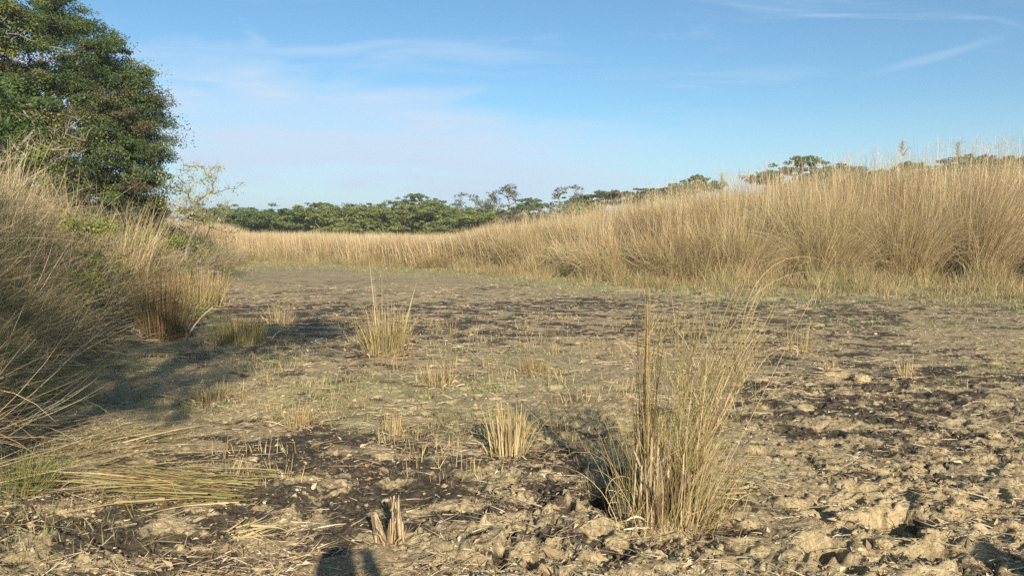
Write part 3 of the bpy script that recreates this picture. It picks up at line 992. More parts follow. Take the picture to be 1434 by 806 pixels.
# the big clump in the right foreground
def big_clump():
    x, y = at(935, 735)
    root = empty('grass_clump', (x, y, hz(x, y) - .02))
    tag(root, 'largest grass clump in the right foreground, with long stalks fanning out', 'grass clump')
    mound(root, .20, .11)
    g = G()                                                       # long stems fanning up and to the right
    n = 62
    P = np.stack([rng.normal(-.03, .10, n), rng.normal(0, .09, n), np.full(n, .06)], 1)
    fan = P[:, 0] * 1.0 + .07 + rng.normal(0, .07, n)
    fan = np.where(fan < 0, fan * .45, fan)
    az = np.arctan2(rng.normal(0, .08, n), fan)
    strands(g, P, az, np.abs(fan) + .02, rng.normal(.06, .14, n), np.clip(rng.normal(.66, .26, n), .18, 1.3), .0065 * rng.uniform(.6, 1.3, n), 6, None, np.clip(rng.normal(.15, .25, n), 0, 1), 0, tube=True, kink=.045)
    # the heavy straw bundle leaning right
    n = 34
    P = np.stack([rng.normal(.06, .03, n), rng.normal(.05, .04, n), np.full(n, .08)], 1)
    strands(g, P, rng.normal(.25, .08, n), rng.normal(.36, .045, n), rng.normal(.13, .06, n), rng.uniform(.9, 1.38, n), .0075, 7, None, 0, .25, tube=True)
    n = 22                                                        # dark standing bundle on the left of the clump
    P = np.stack([rng.normal(-.12, .02, n), rng.normal(.08, .03, n), np.full(n, .08)], 1)
    strands(g, P, rng.uniform(0, 6.3, n), np.abs(rng.normal(0, .05, n)), rng.normal(0, .05, n), rng.uniform(.95, 1.22, n), .009, 5, None, .1, -.35, tube=True)
    n = 12                                                        # the tallest single stalks
    P = np.stack([rng.normal(.0, .07, n), rng.normal(.05, .04, n), np.full(n, .08)], 1)
    fan = np.linspace(.05, .42, n)
    strands(g, P, rng.normal(.1, .2, n), fan, rng.normal(.10, .08, n), rng.uniform(1.3, 1.62, n), .0055, 8, None, .1, .2, tube=True)
    g.build('stems', M_straw, root)
    g = G()
    n = 150
    P, a = radial(n, .17, .03)
    strands(g, P, a, np.abs(rng.normal(.08, .12, n)), rng.normal(.1, .2, n), rng.uniform(.1, .45, n), rng.uniform(.006, .016, n), 5, rng.normal(0, .3, n), 0, -.15, tip=.5, kink=.05)
    n = 30                                                        # broad peeled sheaths at the foot, left
    P = np.stack([rng.normal(-.13, .04, n), rng.normal(-.04, .04, n), np.full(n, .0)], 1)
    strands(g, P, rng.normal(.2, 1.2, n), np.abs(rng.normal(.08, .10, n)), rng.normal(.1, .2, n), rng.uniform(.22, .58, n), rng.uniform(.010, .022, n), 5, rng.normal(0, .3, n), 0, .25, tip=.5)
    n = 34
    P, a = radial(n, .2, .04)
    strands(g, P, a, rng.uniform(.4, 1.4, n), rng.uniform(.3, 1.6, n), rng.uniform(.08, .3, n), rng.uniform(.006, .018, n), 6, rng.normal(0, 1, n), 0, .1, tip=.4)
    g.build('dead_leaves', M_sheath, root)
    g = G()                                                       # leafy green and straw blades
    n = 950
    P = np.stack([rng.normal(.03, .12, n), rng.normal(0, .10, n), np.full(n, .05)], 1)
    fan = P[:, 0] * 1.1 + .06 + rng.normal(0, .20, n)
    fan = np.where(fan < 0, fan * .6, fan)
    az = np.arctan2(rng.normal(0, .14, n), fan)
    strands(g, P, az, np.abs(fan), np.abs(rng.normal(.45, .5, n)), rng.uniform(.10, .62, n), .0034 * rng.uniform(.6, 1.4, n), 6, rng.normal(0, .5, n), np.clip(rng.normal(.28, .3, n), 0, 1), .05)
    n = 620                                                       # leaves held higher on the stems
    q = rng.random(n)
    fan = rng.normal(.16, .24, n)
    hh = rng.uniform(.3, 1.05, n)
    P = np.stack([fan * hh, rng.normal(0, .07, n) + .03, hh], 1)
    strands(g, P, rng.uniform(0, 6.3, n), rng.uniform(.1, .8, n), rng.normal(.6, .6, n), rng.uniform(.1, .34, n), .0035, 5, rng.normal(0, .5, n), np.clip(rng.normal(.4, .3, n), 0, 1), 0)
    n = 46                                                        # long thin hanging ones on the right
    P = np.stack([rng.uniform(.2, .5, n), rng.normal(.05, .08, n), rng.uniform(.35, 1.1, n)], 1)
    strands(g, P, rng.normal(0, .5, n), rng.uniform(.2, .9, n), rng.uniform(1.2, 2.6, n), rng.uniform(.3, .9, n), .003, 9, rng.normal(0, .4, n), 0, .1)
    g.build('blades', M_straw, root)
    g = G()                                                       # fine low skirt
    n = 360
    P, a = radial(n, .24, .0)
    strands(g, P, a, np.abs(rng.normal(.55, .35, n)), rng.uniform(.2, 1.2, n), rng.uniform(.06, .24, n), .003, 5, rng.normal(0, .8, n), .2, 0)
    for pts in ([(-.12, .0, .12), (-.24, .02, .22), (-.30, .02, .16), (-.33, .0, .09), (-.29, -.02, .04)],
                [(-.12, .03, .2), (-.22, .05, .27), (-.30, .06, .25), (-.34, .05, .17), (-.31, .04, .10)],
                [(-.10, -.05, .05), (-.16, -.08, .14), (-.12, -.1, .2), (-.2, -.12, .1)]):
        p = np.array(pts)
        t = np.linspace(0, len(p) - 1, 24)
        q = np.stack([np.interp(t, range(len(p)), p[:, i]) for i in range(3)], 1)
        for _ in range(6):
            q[1:-1] = (q[:-2] + 2 * q[1:-1] + q[2:]) / 4
        tube_path(g, q, .0018, 4, (.9, 0, 0, .5))
    g.build('curled_straws', M_straw, root)


big_clump()

clump('grass_clump', 540, 496, 'rounded dry clump with two tall straws, standing alone left of centre', 'grass clump', r=.30, h=.66, stems=130, blades=330, green=.28, tone=.05, sw=.008, bw=.006, spread=.17, mnd=.06)
def tall_straws():
    x, y = at(540, 496)
    root = [o for o in bpy.data.objects if o.get('label', '').startswith('rounded dry clump')][0]
    g = G()
    P = np.array([(-.10, 0, .1), (-.085, .02, .1), (-.04, -.01, .1), (.18, 0, .1), (.20, .05, .1)])
    strands(g, P, [math.pi, math.pi, 1.5, .2, .1], [.07, .06, .05, .25, .22], [.05, .06, -.05, .06, .05], [1.20, 1.12, .88, .85, .8], .014, 6, None, 0, .3, tube=True)
    g.build('tall_straws', M_straw, root)
tall_straws()

clump('stubble_clump', 712, 640, 'thick cut straw clump beside a dark hollow at the centre', 'grass clump', r=.125, h=.40, stems=75, blades=90, green=.18, tone=.28, sw=.012, bw=.005, spread=.13, sheaths=26, mnd=.03)
clump('stubble_clump', 549, 606, 'short pale straw stump in front of the rounded dry clump', 'grass clump', r=.085, h=.21, stems=38, blades=26, green=.1, tone=.25, sw=.010, spread=.12, sheaths=16, mnd=.02)
clump('stubble_clump', 420, 596, 'loose straw stubble clump to the left of the pale stump', 'grass clump', r=.16, h=.21, stems=42, blades=60, green=.3, tone=.15, sw=.006, spread=.25)
clump('stubble_clump', 612, 540, 'low straw stubble clump right behind the pale stump', 'grass clump', r=.18, h=.26, stems=46, blades=90, green=.3, tone=.15, sw=.006, spread=.28)
clump('stubble_clump', 748, 520, 'low fuzzy stubble clump behind the thick cut clump', 'grass clump', r=.16, h=.26, stems=34, blades=90, green=.25, tone=.1, sw=.006, spread=.3)
clump('stubble_clump', 1268, 534, 'single small straw tuft standing on open mud at right', 'grass clump', r=.06, h=.30, stems=26, blades=34, green=.12, tone=.25, sw=.007, spread=.11, mnd=.02)
clump('stubble_clump', 1161, 518, 'pale broken tuft beside the dark footprints at right', 'grass clump', r=.07, h=.19, stems=12, blades=14, green=0, tone=.4, sw=.010, spread=.3, sheaths=22)
clump('stubble_clump', 1118, 492, 'upright straw tuft just behind the largest clump', 'grass clump', r=.2, h=.5, stems=26, blades=70, green=.2, tone=.05, sw=.006, spread=.2)
clump('grass_clump', 230, 474, 'tall dark reedy clump at the foot of the left bank', 'grass clump', r=.36, h=1.30, stems=130, blades=330, green=.12, tone=-.6, sw=.009, bw=.007, spread=.12, mnd=.08)
clump('grass_clump', 336, 480, 'squat dark green clump standing in shade off the left bank', 'grass clump', r=.36, h=.48, stems=60, blades=480, green=.6, tone=-.1, sw=.008, bw=.007, spread=.24, mnd=.08)
clump('grass_clump', 278, 428, 'pale straw clump behind the tall dark reedy clump', 'grass clump', r=.55, h=.85, stems=170, blades=300, green=.12, tone=.08, sw=.012, bw=.009, spread=.13)
clump('grass_clump', 268, 446, 'fan of yellow green blades beside the pale straw clump', 'grass clump', r=.14, h=.80, stems=0, blades=70, green=.95, tone=.2, bw=.016, spread=.4, sheaths=0, lean=(.2, .35))
clump('grass_clump', 395, 452, 'thin straw tuft behind the squat dark green clump', 'grass clump', r=.22, h=.42, stems=36, blades=40, green=.1, tone=.15, sw=.010, spread=.16)
clump('stubble_clump', 300, 560, 'small green and straw tuft in the shade of the left bank', 'grass clump', r=.16, h=.22, stems=26, blades=110, green=.5, tone=-.05, sw=.006, spread=.35)
clump('grass_clump', 12, 700, 'dense green tuft at the left edge of the picture', 'grass clump', r=.22, h=.30, stems=0, blades=420, green=.9, tone=0, bw=.005, spread=.5, sheaths=14)


def sheath_stump():
    """rotten stem base wrapped in papery sheaths, near the bottom"""
    x, y = at(548, 762)
    root = empty('reed_stump', (x, y, hz(x, y) - .02))
    tag(root, 'rotten reed stump wrapped in papery brown sheaths, bottom centre left', 'reed stump')
    g = G()
    for i, (dx, dy, r, h, ln) in enumerate(((.025, 0, .045, .25, .02), (-.045, .02, .036, .19, -.22), (.005, .04, .026, .27, .05))):
        n = 70
        a = rng.uniform(0, 6.283, n)
        q = r * (.35 + .65 * np.sqrt(rng.random(n)))
        P = np.stack([dx + q * np.cos(a), dy + q * np.sin(a), np.full(n, -.01)], 1)
        vx, vy = -.35 * q / r * np.cos(a) * .4 + ln, -.35 * q / r * np.sin(a) * .4
        strands(g, P, np.arctan2(vy, vx), np.hypot(vx, vy), rng.normal(0, .12, n), h * rng.uniform(.45, 1.05, n), rng.uniform(.005, .018, n), 6, rng.normal(0, .2, n), 0, -.12, tip=.45, kink=.07)
    g.build('stump', M_sheath, root)
    g = G()
    n = 30
    P, a = radial(n, .06, 0)
    strands(g, P, a, np.abs(rng.normal(.2, .25, n)), rng.uniform(0, 1.2, n), rng.uniform(.04, .17, n), rng.uniform(.004, .014, n), 6, rng.normal(0, .8, n), 0, -.25, tip=.4, kink=.15)
    strands(g, np.array([(.035, 0, .16), (.03, .02, .14)]), [0, 1], [.05, .03], [0, 0], [.12, .1], [.010, .008], 3, None, 0, .6, tube=True)
    n = 24
    P, a = radial(n, .09, 0)
    strands(g, P, a, np.abs(rng.normal(.9, .3, n)), rng.uniform(0, 1.2, n), rng.uniform(.05, .20, n), .003, 5, rng.normal(0, .5, n), .1, .2)
    g.build('sheaths', M_sheath, root)


sheath_stump()


def leaf_litter_pile(px, py, label, n, span, L, w, green=0, tone=.2, turn=0.0, sd_=.25, cross=False):
    x, y = at(px, py)
    root_z = hz(x, y)
    g = G()
    X = rng.normal(0, span[0], n)
    Y = rng.normal(0, span[1], n)
    kk = .05
    Z = hgt(X + x, Y + y) - root_z + rng.uniform(.008, .06, n)
    az = turn + rng.normal(0, sd_, n) + (rng.random(n) < .5) * (math.pi if cross else 0)
    strands(g, np.stack([X, Y, Z], 1), az, R(84) + rng.normal(0, .06, n), rng.uniform(.05, .22, n), rng.uniform(.4, 1, n) * L, w * rng.uniform(.4, 1.8, n), 8, rng.normal(0, .35, n), np.clip(rng.normal(green, .3, n), 0, 1), tone + rng.normal(-.1, .25, n), kink=.035)
    o = g.build('flattened_straw', M_straw)
    o.location = (x, y, root_z)
    return tag(o, label, 'straw bundle', kind='stuff' if cross is None else None)


leaf_litter_pile(300, 690, 'flattened fan of long straw and green blades lying at lower left', 210, (.20, .15), .95, .0050, .3, -.12, math.pi, .22)
leaf_litter_pile(345, 760, 'small heap of bent bleached straw at the bottom left', 42, (.05, .05), .26, .008, .1, .35, .9, .9)
leaf_litter_pile(1085, 700, 'thin straws scattered right of the largest clump', 46, (.22, .16), .42, .004, 0, .25, 2.6, .8, None)
leaf_litter_pile(110, 640, 'pale straws splayed over the mud under the left bank', 120, (.32, .3), .6, .005, .1, .1, .5, .6, None)

# two fallen stems in the middle distance
for i, (px, py, L, az, lb) in enumerate(((930, 505, .75, 2.45, 'pale fallen stem pointing up left beside the tall clump'), (600, 620, .0, 0, ''))):
    if not L:
        continue
    x, y = at(px, py)
    g = G()
    for k in range(2):
        p0 = np.array([.12 * k, .1 * k, .02])
        q = p0 + np.linspace(0, 1, 9)[:, None] * np.array([math.cos(az) * L, math.sin(az) * L, .10])
        q[:, 2] += .03 * np.sin(np.linspace(0, 3, 9))
        tube_path(g, q, np.linspace(.008, .003, 9), 6, (.9, 0, 0, .5))
    o = g.build('fallen_stem', M_straw)
    o.location = (x, y, hz(x, y) + .015)
    tag(o, lb, 'dry stem')


def clod(px, py, r, label, sq=.7):
    import bmesh
    x, y = at(px, py)
    bm = bmesh.new()
    bmesh.ops.create_icosphere(bm, subdivisions=5, radius=1)
    V = np.array([v.co[:] for v in bm.verts])
    F = np.array([[v.index for v in f.verts] for f in bm.faces])
    bm.free()
    s = px * .37
    d = 1 + .32 * perlin(V[:, 0] * 1.4 + s, V[:, 1] * 1.4 + V[:, 2] * 1.9, 4) + .22 * perlin(V[:, 0] * 4 + s, V[:, 2] * 4 + V[:, 1] * 3, 5) + .16 * perlin(V[:, 0] * 10 + s, V[:, 1] * 10 + V[:, 2] * 9, 6) - .12 * np.abs(perlin(V[:, 1] * 3 + s, V[:, 2] * 3, 7))
    V = V * d[:, None] * r * np.array([1.1, .9, sq])
    me = new_mesh('mud_clod', V, F, np.tile([1, 0, 0, 1], (len(V), 1)), True, [M_mud])
    o = bpy.data.objects.new('mud_clod', me)
    col.objects.link(o)
    o.location = (x, y, hz(x, y) + r * .35)
    tag(o, label, 'mud clod')


clod(862, 765, .06, 'rounded grey mud clod at the left foot of the largest clump')
clod(1300, 768, .05, 'lumpy mud clod beside the deep hollow at lower right')
clod(1235, 775, .04, 'smaller mud clod in front of the deep hollow at lower right')
clod(1428, 760, .045, 'crumbly brown clod at the right edge of the picture')
clod(1205, 536, .085, 'dark wet mud clod between the footprints at right')
clod(1185, 740, .055, 'flat broken clod left of the deep hollow at lower right', .45)
clod(1390, 618, .055, 'raised mud lump by the hole near the right edge', .5)


# ------------------------------------------------------------------ trees
def skeleton(tips, base, fork, r):
    """join every tip to the nearest earlier node; radii follow how much each node carries"""
    nodes = [np.array(base, float)]
    par = [-1]
    nt_ = 5
    for i in range(1, nt_ + 1):
        nodes.append(base + (fork - base) * i / nt_ + np.array([r.normal() * .03, r.normal() * .03, 0]) * np.linalg.norm(fork - base))
        par.append(len(nodes) - 2)
    trunk = len(nodes) - 1
    order = np.argsort(np.linalg.norm(tips - fork, axis=1))
    tipn = []
    for t in tips[order]:
        A = np.array(nodes[3:])
        d = np.linalg.norm(A - t, axis=1)
        up = (A[:, 2] - t[2])
        j = int(np.argmin(d + .7 * np.clip(up, 0, None))) + 3
        p = nodes[j]
        L = np.linalg.norm(t - p)
        m = max(1, int(L / .45)) if L < 6 else 8
        prev = j
        for k in range(1, m + 1):
            q = p + (t - p) * k / m
            s_ = math.sin(k / m * math.pi)
            q = q + r.normal(size=3) * .06 * L * (k < m) + np.array([0, 0, .10 * L * s_])
            nodes.append(q)
            par.append(prev)
            prev = len(nodes) - 1
        tipn.append(prev)
    n = len(nodes)
    load = np.ones(n)
    for i in range(n - 1, 0, -1):
        load[par[i]] += load[i]
    return np.array(nodes), par, load, trunk


def wood(g, nodes, par, load, rad, rmin, only=None, sides=6):
    for i in range(1, len(nodes)):
        if only is not None and not only(i):
            continue
        p = par[i]
        r1 = max(rmin, rad * (load[i] / load[0]) ** .45)
        r0 = max(rmin, rad * (load[p] / load[0]) ** .45)
        if p != 0:
            r0 = min(r0, r1 * 1.5)
        tube_path(g, [nodes[p], (nodes[p] + nodes[i]) / 2, nodes[i]], [r0, (r0 + r1) / 2, r1], sides if r1 > .03 else 4)


def leaf_spray(g, tips, per, rad, ln, wd, r, flat=.55, green=0.0, droop=.0):
    n = len(tips) * per
    u = r.normal(size=(n, 3))
    u /= np.linalg.norm(u, axis=1, keepdims=True)
    q = u * (r.random((n, 1)) ** .45) * np.array([1, 1, flat]) * rad * r.uniform(.6, 1.3, (len(tips), 1)).repeat(per, 0)
    q[:, 2] -= droop * (q[:, 0] ** 2 + q[:, 1] ** 2)
    P = tips.repeat(per, 0) + q
    N = r.normal(size=(n, 3)) * .7 + np.array([0, 0, .7]) + q * .5
    U = q + r.normal(size=(n, 3)) * rad * .5
    gr = green if np.isscalar(green) else np.repeat(green, per)
    leaves(g, P, N, U, ln * r.uniform(.6, 1.3, n), wd * r.uniform(.6, 1.3, n), gr, r, tone=r.random(len(tips)).repeat(per))


def big_tree():
    r = np.random.default_rng(5)
    bx, by = -13.9, 22.5
    z0 = float(land(np.array([bx]), np.array([by]))[0]) - .1
    root = empty('broadleaf_tree', (bx, by, z0))
    tag(root, 'tall dense dark green tree rising behind the left bank', 'tree')
    blobs = [(-.4, 0, 5.6, 3.3, 3.3, 2.4), (1.1, .2, 4.2, 2.4, 2.6, 2.0), (2.2, -.3, 2.8, 1.7, 2.0, 1.5), (-2.6, .4, 5.2, 2.4, 3, 2.8), (-.4, 0, 7.9, 1.7, 2.0, 1.2), (2.0, .6, 5.3, 1.4, 1.6, .9), (-.5, -2.2, 3.4, 2.3, 1.4, 1.6), (-3.2, 0, 7.6, 2.0, 2.2, 1.4), (2.6, 0, 1.4, 1.3, 1.4, 1.0), (-1.6, .3, 9.0, 1.4, 1.5, .9), (.9, -1.2, 1.6, 2.2, 1.4, 1.1), (2.9, .3, 3.9, .8, 1.0, .6), (3.0, .3, 1.0, 1.0, 1.1, .8), (2.7, 0, 2.6, .9, 1, .7), (-2.2, -1, 2.4, 2.2, 1.6, 1.4), (1.3, .2, 6.6, 1.1, 1.2, .8), (.5, -1.8, 4.8, 1.3, 1.0, .8), (-1.6, -1.9, 5.6, 1.2, 1.0, .9), (2.2, -1.0, 4.4, 1.0, .9, .6)]
    tips = []
    for (x, y, z, a, b, c) in blobs:
        n = int(46 * (a * b * c) ** .62)
        u = r.normal(size=(n, 3))
        u /= np.linalg.norm(u, axis=1, keepdims=True)
        tips.append(np.array([x, y, z]) + u * np.array([a, b, c]) * (.55 + .47 * r.random((n, 1)) ** .6))
    tips = np.concatenate(tips)
    tips = tips[tips[:, 2] > .5]
    hole_ = fbm(tips[:, 0] * .95 + 3, tips[:, 2] * .95 + .5 * tips[:, 1], 3, 200)       # gaps in the crown
    tips = tips[hole_ > -.28]
    pick = tips[r.permutation(len(tips))[:420]]
    nodes, par, load, trunk = skeleton(pick, np.zeros(3), np.array([-.3, 0, 2.3]), r)
    g = G()
    wood(g, nodes, par, load, .36, .012, lambda i: i <= trunk, 12)
    g.build('trunk', M_bark, root, True)
    g = G()
    wood(g, nodes, par, load, .20, .010, lambda i: i > trunk)
    g.build('branches', M_bark, root, True)
    g = G()
    brown = np.clip(sm(fbm(tips[:, 0] * .9, tips[:, 2] * .9 + tips[:, 1] * .6, 2, 205), .12, .4) * (tips[:, 2] < 5.8) * 1.0 + (r.random(len(tips)) < .08) * .6, 0, 1)
    leaf_spray(g, tips, 240, .40, .080, .036, r, .42, brown, .35)
    leaf_spray(g, tips[::3], 60, .8, .08, .04, r, .45, 0, .2)
    g.build('crown', M_leaf, root)
    # creeping vine with yellow green leaves over its near side
    x0, y0 = bx, by
    v = empty('climbing_vine', (-11.9, 19.3, float(land(np.array([-11.9]), np.array([19.3]))[0])))
    tag(v, 'yellow green climbing vine hanging down the front of the big tree', 'vine')
    t = np.array([(r.normal(.0, .55), r.normal(0, .45), r.uniform(.4, 4.1)) for _ in range(46)])
    t[:, 0] += .05 * t[:, 2]
    nodes, par, load, trunk = skeleton(t, np.zeros(3), np.array([0, 0, .8]), r)
    g = G()
    wood(g, nodes, par, load, .03, .006)
    g.build('stem', M_bark, v)
    g = G()
    leaf_spray(g, t, 60, .45, .06, .045, r, .8)
    g.build('foliage', M_leafy, v)
    v = empty('climbing_vine', (-16.1, 20.0, 1.0))
    v.location.z = float(land(np.array([-16.1]), np.array([20.0]))[0])
    v.location.x, v.location.y = -12.9, 19.2
    v.location.z = float(land(np.array([-12.9]), np.array([19.2]))[0])
    tag(v, 'sunlit yellow vine high up at the top left edge', 'vine')
    t = np.array([(r.normal(-.25, .38), r.normal(0, .35), r.uniform(4.9, 6.6)) for _ in range(26)])
    nodes, par, load, trunk = skeleton(t, np.zeros(3), np.array([-.1, .3, 3.2]), r)
    g = G()
    wood(g, nodes, par, load, .03, .008)
    g.build('stem', M_bark, v)
    g = G()
    leaf_spray(g, t, 60, .34, .07, .06, r, .8)
    g.build('foliage', M_leafy, v)
    v = empty('leafy_shrub', (-9.3, 14.2, float(land(np.array([-9.3]), np.array([14.2]))[0])))
    tag(v, 'bright broad leaved sapling poking over the left bank at the edge', 'shrub')
    t = np.array([(r.normal(.0, .38), r.normal(0, .3), r.uniform(1.7, 3.2)) for _ in range(30)])
    nodes, par, load, trunk = skeleton(t, np.zeros(3), np.array([0, 0, 1.2]), r)
    g = G()
    wood(g, nodes, par, load, .035, .007)
    g.build('stem', M_bark, v)
    g = G()
    leaf_spray(g, t, 44, .30, .11, .055, r, .6)
    g.build('foliage', M_bright, v)


big_tree()


def snag(name, x, y, label, h, spread, n, seed, rad=.05, lean=(0, 0), mat=None, leaf=0, lm=None, lo=.35, thick=.006):
    r = np.random.default_rng(seed)
    z0 = float(land(np.array([x]), np.array([y]))[0]) - .05
    root = empty(name, (x, y, z0))
    tag(root, label, 'tree' if 'tree' in name else 'shrub')
    t = np.stack([r.normal(lean[0], spread, n), r.normal(lean[1], spread * .7, n), h * (lo + (1 - lo) * r.random(n))], 1)
    nodes, par, load, trunk = skeleton(t, np.zeros(3), np.array([lean[0] * .3, lean[1] * .3, h * .25]), r)
    g = G()
    wood(g, nodes, par, load, rad, thick, lambda i: i <= trunk, 8)
    g.build('trunk' if 'tree' in name else 'stem', mat or M_pale, root, True)
    g = G()
    wood(g, nodes, par, load, rad, thick, lambda i: i > trunk)
    P = t.repeat(9, 0)
    strands(g, P, r.uniform(0, 6.3, len(P)), r.uniform(.2, 1.6, len(P)), r.normal(0, .5, len(P)), r.uniform(.15, .6, len(P)) * (.4 + .6 * spread), thick * 1.3, 4, None, 0, 0, tube=True, r=r)
    g.build('twigs', mat or M_pale, root)
    if leaf:
        g = G()
        leaf_spray(g, t, leaf, .28 * (.6 + .5 * spread), .06, .04, r, .7)
        g.build('foliage', lm or M_leafy, root)


snag('bare_tree', -11.6, 19.0, 'small pale forked bare tree standing against the big dark tree', 3.7, .8, 40, 15, .034, (-.3, 0), M_pale, 0, lo=.4)
snag('thorny_bush', -9.35, 21.0, 'wispy twiggy bush with pale yellow flowers at the right edge of the big tree', 3.4, .42, 90, 17, .04, (.75, 0), M_bark, 16, M_flower, .5, .0035)
snag('thorny_bush', -9.2, 22.0, 'bare reddish twiggy bush below the wispy flowering bush', 2.2, .6, 90, 19, .03, (.3, 0), M_bark, 3, M_leaf, .3, .0035)
snag('leafy_bush', -8.6, 17.3, 'olive green bush just behind the crest of the left bank', 1.6, .7, 46, 23, .05, (0, 0), M_bark, 80, M_leafy, .25, .005)
snag('leafy_bush', -5.9, 9.8, 'small leafy bush tangled in the near left bank', 1.0, .5, 30, 27, .03, (0, 0), M_bark, 50, M_leafy, .3, .004)


def reed_fan(x, y, label, n, H, lean, spread, seed, w=.010):
    r = np.random.default_rng(seed)
    z = float(land(np.array([x]), np.array([y]))[0]) - .02
    root = empty('reed_clump', (x, y, z))
    tag(root, label, 'reed clump')
    g = G()
    P = np.stack([r.normal(0, .2, n), r.normal(0, .2, n), np.zeros(n)], 1)
    a = r.normal(lean[0], .5, n)
    strands(g, P, a, np.abs(r.normal(lean[1], spread, n)), np.abs(r.normal(.15, .15, n)), H * r.uniform(.7, 1.05, n), w, 7, None, 0, .1, tube=True, r=r)
    g.build('stems', M_reed, root)
    g = G()
    m = n * 4
    P = np.stack([r.normal(0, .28, m), r.normal(0, .28, m), np.zeros(m)], 1)
    strands(g, P, r.uniform(0, 6.3, m), np.abs(r.normal(.1, .25, m)), np.abs(r.normal(.7, .5, m)), H * r.uniform(.3, .75, m), w * .9, 7, None, .2, 0, r=r)
    g.build('blades', M_bank, root)


snag('leafy_bush', -7.6, 12.6, 'yellow green leafy bush on the crest of the left bank', 1.5, .55, 50, 51, .03, (0, 0), M_bark, 60, M_leafy, .2, .004)
snag('leafy_bush', -6.9, 9.6, 'leafy green bush high in the near left bank', 1.7, .5, 40, 52, .03, (0, 0), M_bark, 50, M_leafy, .3, .004)
reed_fan(-6.3, 9.2, 'tall straw reeds standing up at the left edge of the picture', 60, 2.35, (1.2, .12), .1, 31)
reed_fan(-7.6, 14.6, 'fan of long reeds leaning right in front of the big tree', 70, 2.4, (.1, .32), .12, 33, .012)
reed_fan(-8.9, 14.8, 'reeds leaning left in front of the big tree', 40, 2.2, (2.6, .25), .15, 35, .012)


def plume_reed(x, off, H, label, seed, pink=False):
    r = np.random.default_rng(seed)
    y = float(right_edge(np.array([x]))[0]) + off
    z = float(land(np.array([x]), np.array([y]))[0])
    root = empty('tall_reed', (x, y, z))
    tag(root, label, 'reed')
    g = G()
    t = np.linspace(0, 1, 12)
    q = np.stack([.12 * t ** 2 * r.normal(), .1 * t ** 2, H * t], 1)
    tube_path(g, q, np.linspace(.016, .007, 12), 6, (.6, 0, 0, .3))
    g.build('stalk', M_straw, root)
    g = G()
    n = 14
    hh = r.uniform(.6, .97, n)
    P = np.stack([np.interp(hh, t, q[:, i]) for i in range(3)], 1)
    strands(g, P, r.uniform(0, 6.3, n), r.uniform(.3, .8, n), r.uniform(.5, 1.4, n), r.uniform(.25, .6, n), .02, 6, None, .3, 0, r=r)
    g.build('blades', M_straw, root)
    g = G()
    n = 110
    hh = r.uniform(-.16, .22, n)
    P = np.stack([q[-1, 0] + r.normal(0, .02, n), q[-1, 1] + r.normal(0, .02, n), H - .12 + hh], 1)
    strands(g, P, r.uniform(0, 6.3, n), r.uniform(.2, 1.2, n), r.uniform(.2, 1.1, n), r.uniform(.08, .26, n), .007, 3, None, 0, -.35 if pink else 0, r=r)
    g.build('plume', M_sheath, root)


plume_reed(12.3, 1.5, 4.25, 'tall reed with a pale tuft standing over the grass at right', 41)
plume_reed(13.45, 1.3, 4.1, 'tall reed with a rusty pink plume standing over the grass at right', 43, True)
plume_reed(6.9, 1.0, 3.3, 'lone thin stalk rising over the grass right of centre', 45)


# ------------------------------------------------------------------ the far treeline
def far_tree_meshes(kind, seed):
    r = np.random.default_rng(seed)
    if kind == 'low':            # rounded to spreading bushy crown down to the ground, unit height 1
        H, Wd = 1.0, .62
        nb = 13
        c = np.stack([r.normal(0, Wd * .42, nb), r.normal(0, Wd * .42, nb), r.uniform(.34, .84, nb)], 1)
        tips = np.concatenate([q + r.normal(size=(26, 3)) * np.array([.15, .15, .07]) for q in c])
        per, ln, rad, fl = 44, .045, .085, .5
        fork = np.array([0, 0, .22])
    elif kind == 'umbrella':     # layered flat crown on a clear stem
        nb = 11
        a = r.uniform(0, 6.3, nb)
        q = .34 * np.sqrt(r.random(nb))
        c = np.stack([q * np.cos(a), q * np.sin(a), .90 - .8 * q ** 1.3 - .16 * r.random(nb)], 1)
        tips = np.concatenate([p + r.normal(size=(15, 3)) * np.array([.085, .085, .022]) for p in c])
        per, ln, rad, fl = 34, .030, .05, .4
        fork = np.array([.02, 0, .48])
    else:                        # airy round crown, sky showing through
        nb = 13
        a = r.uniform(0, 6.3, nb)
        q = .27 * np.sqrt(r.random(nb))
        c = np.stack([q * np.cos(a), q * np.sin(a), r.uniform(.48, .97, nb)], 1)
        tips = np.concatenate([p + r.normal(size=(12, 3)) * .055 for p in c])
        per, ln, rad, fl = 16, .026, .055, .6
        fork = np.array([0, 0, .38])
    tips = tips[tips[:, 2] > .08]
    nodes, par, load, trunk = skeleton(tips[r.permutation(len(tips))[:90]] * 8, np.zeros(3), fork * 8, r)
    nodes = nodes / 8
    gt = G()
    wood(gt, nodes, par, load, .022, .0035, lambda i: i <= trunk, 7)
    gb = G()
    wood(gb, nodes, par, load, .022, .0035, lambda i: i > trunk)
    gl = G()
    leaf_spray(gl, tips, per, rad, ln, ln * .75, r, fl)
    return gt, gb, gl


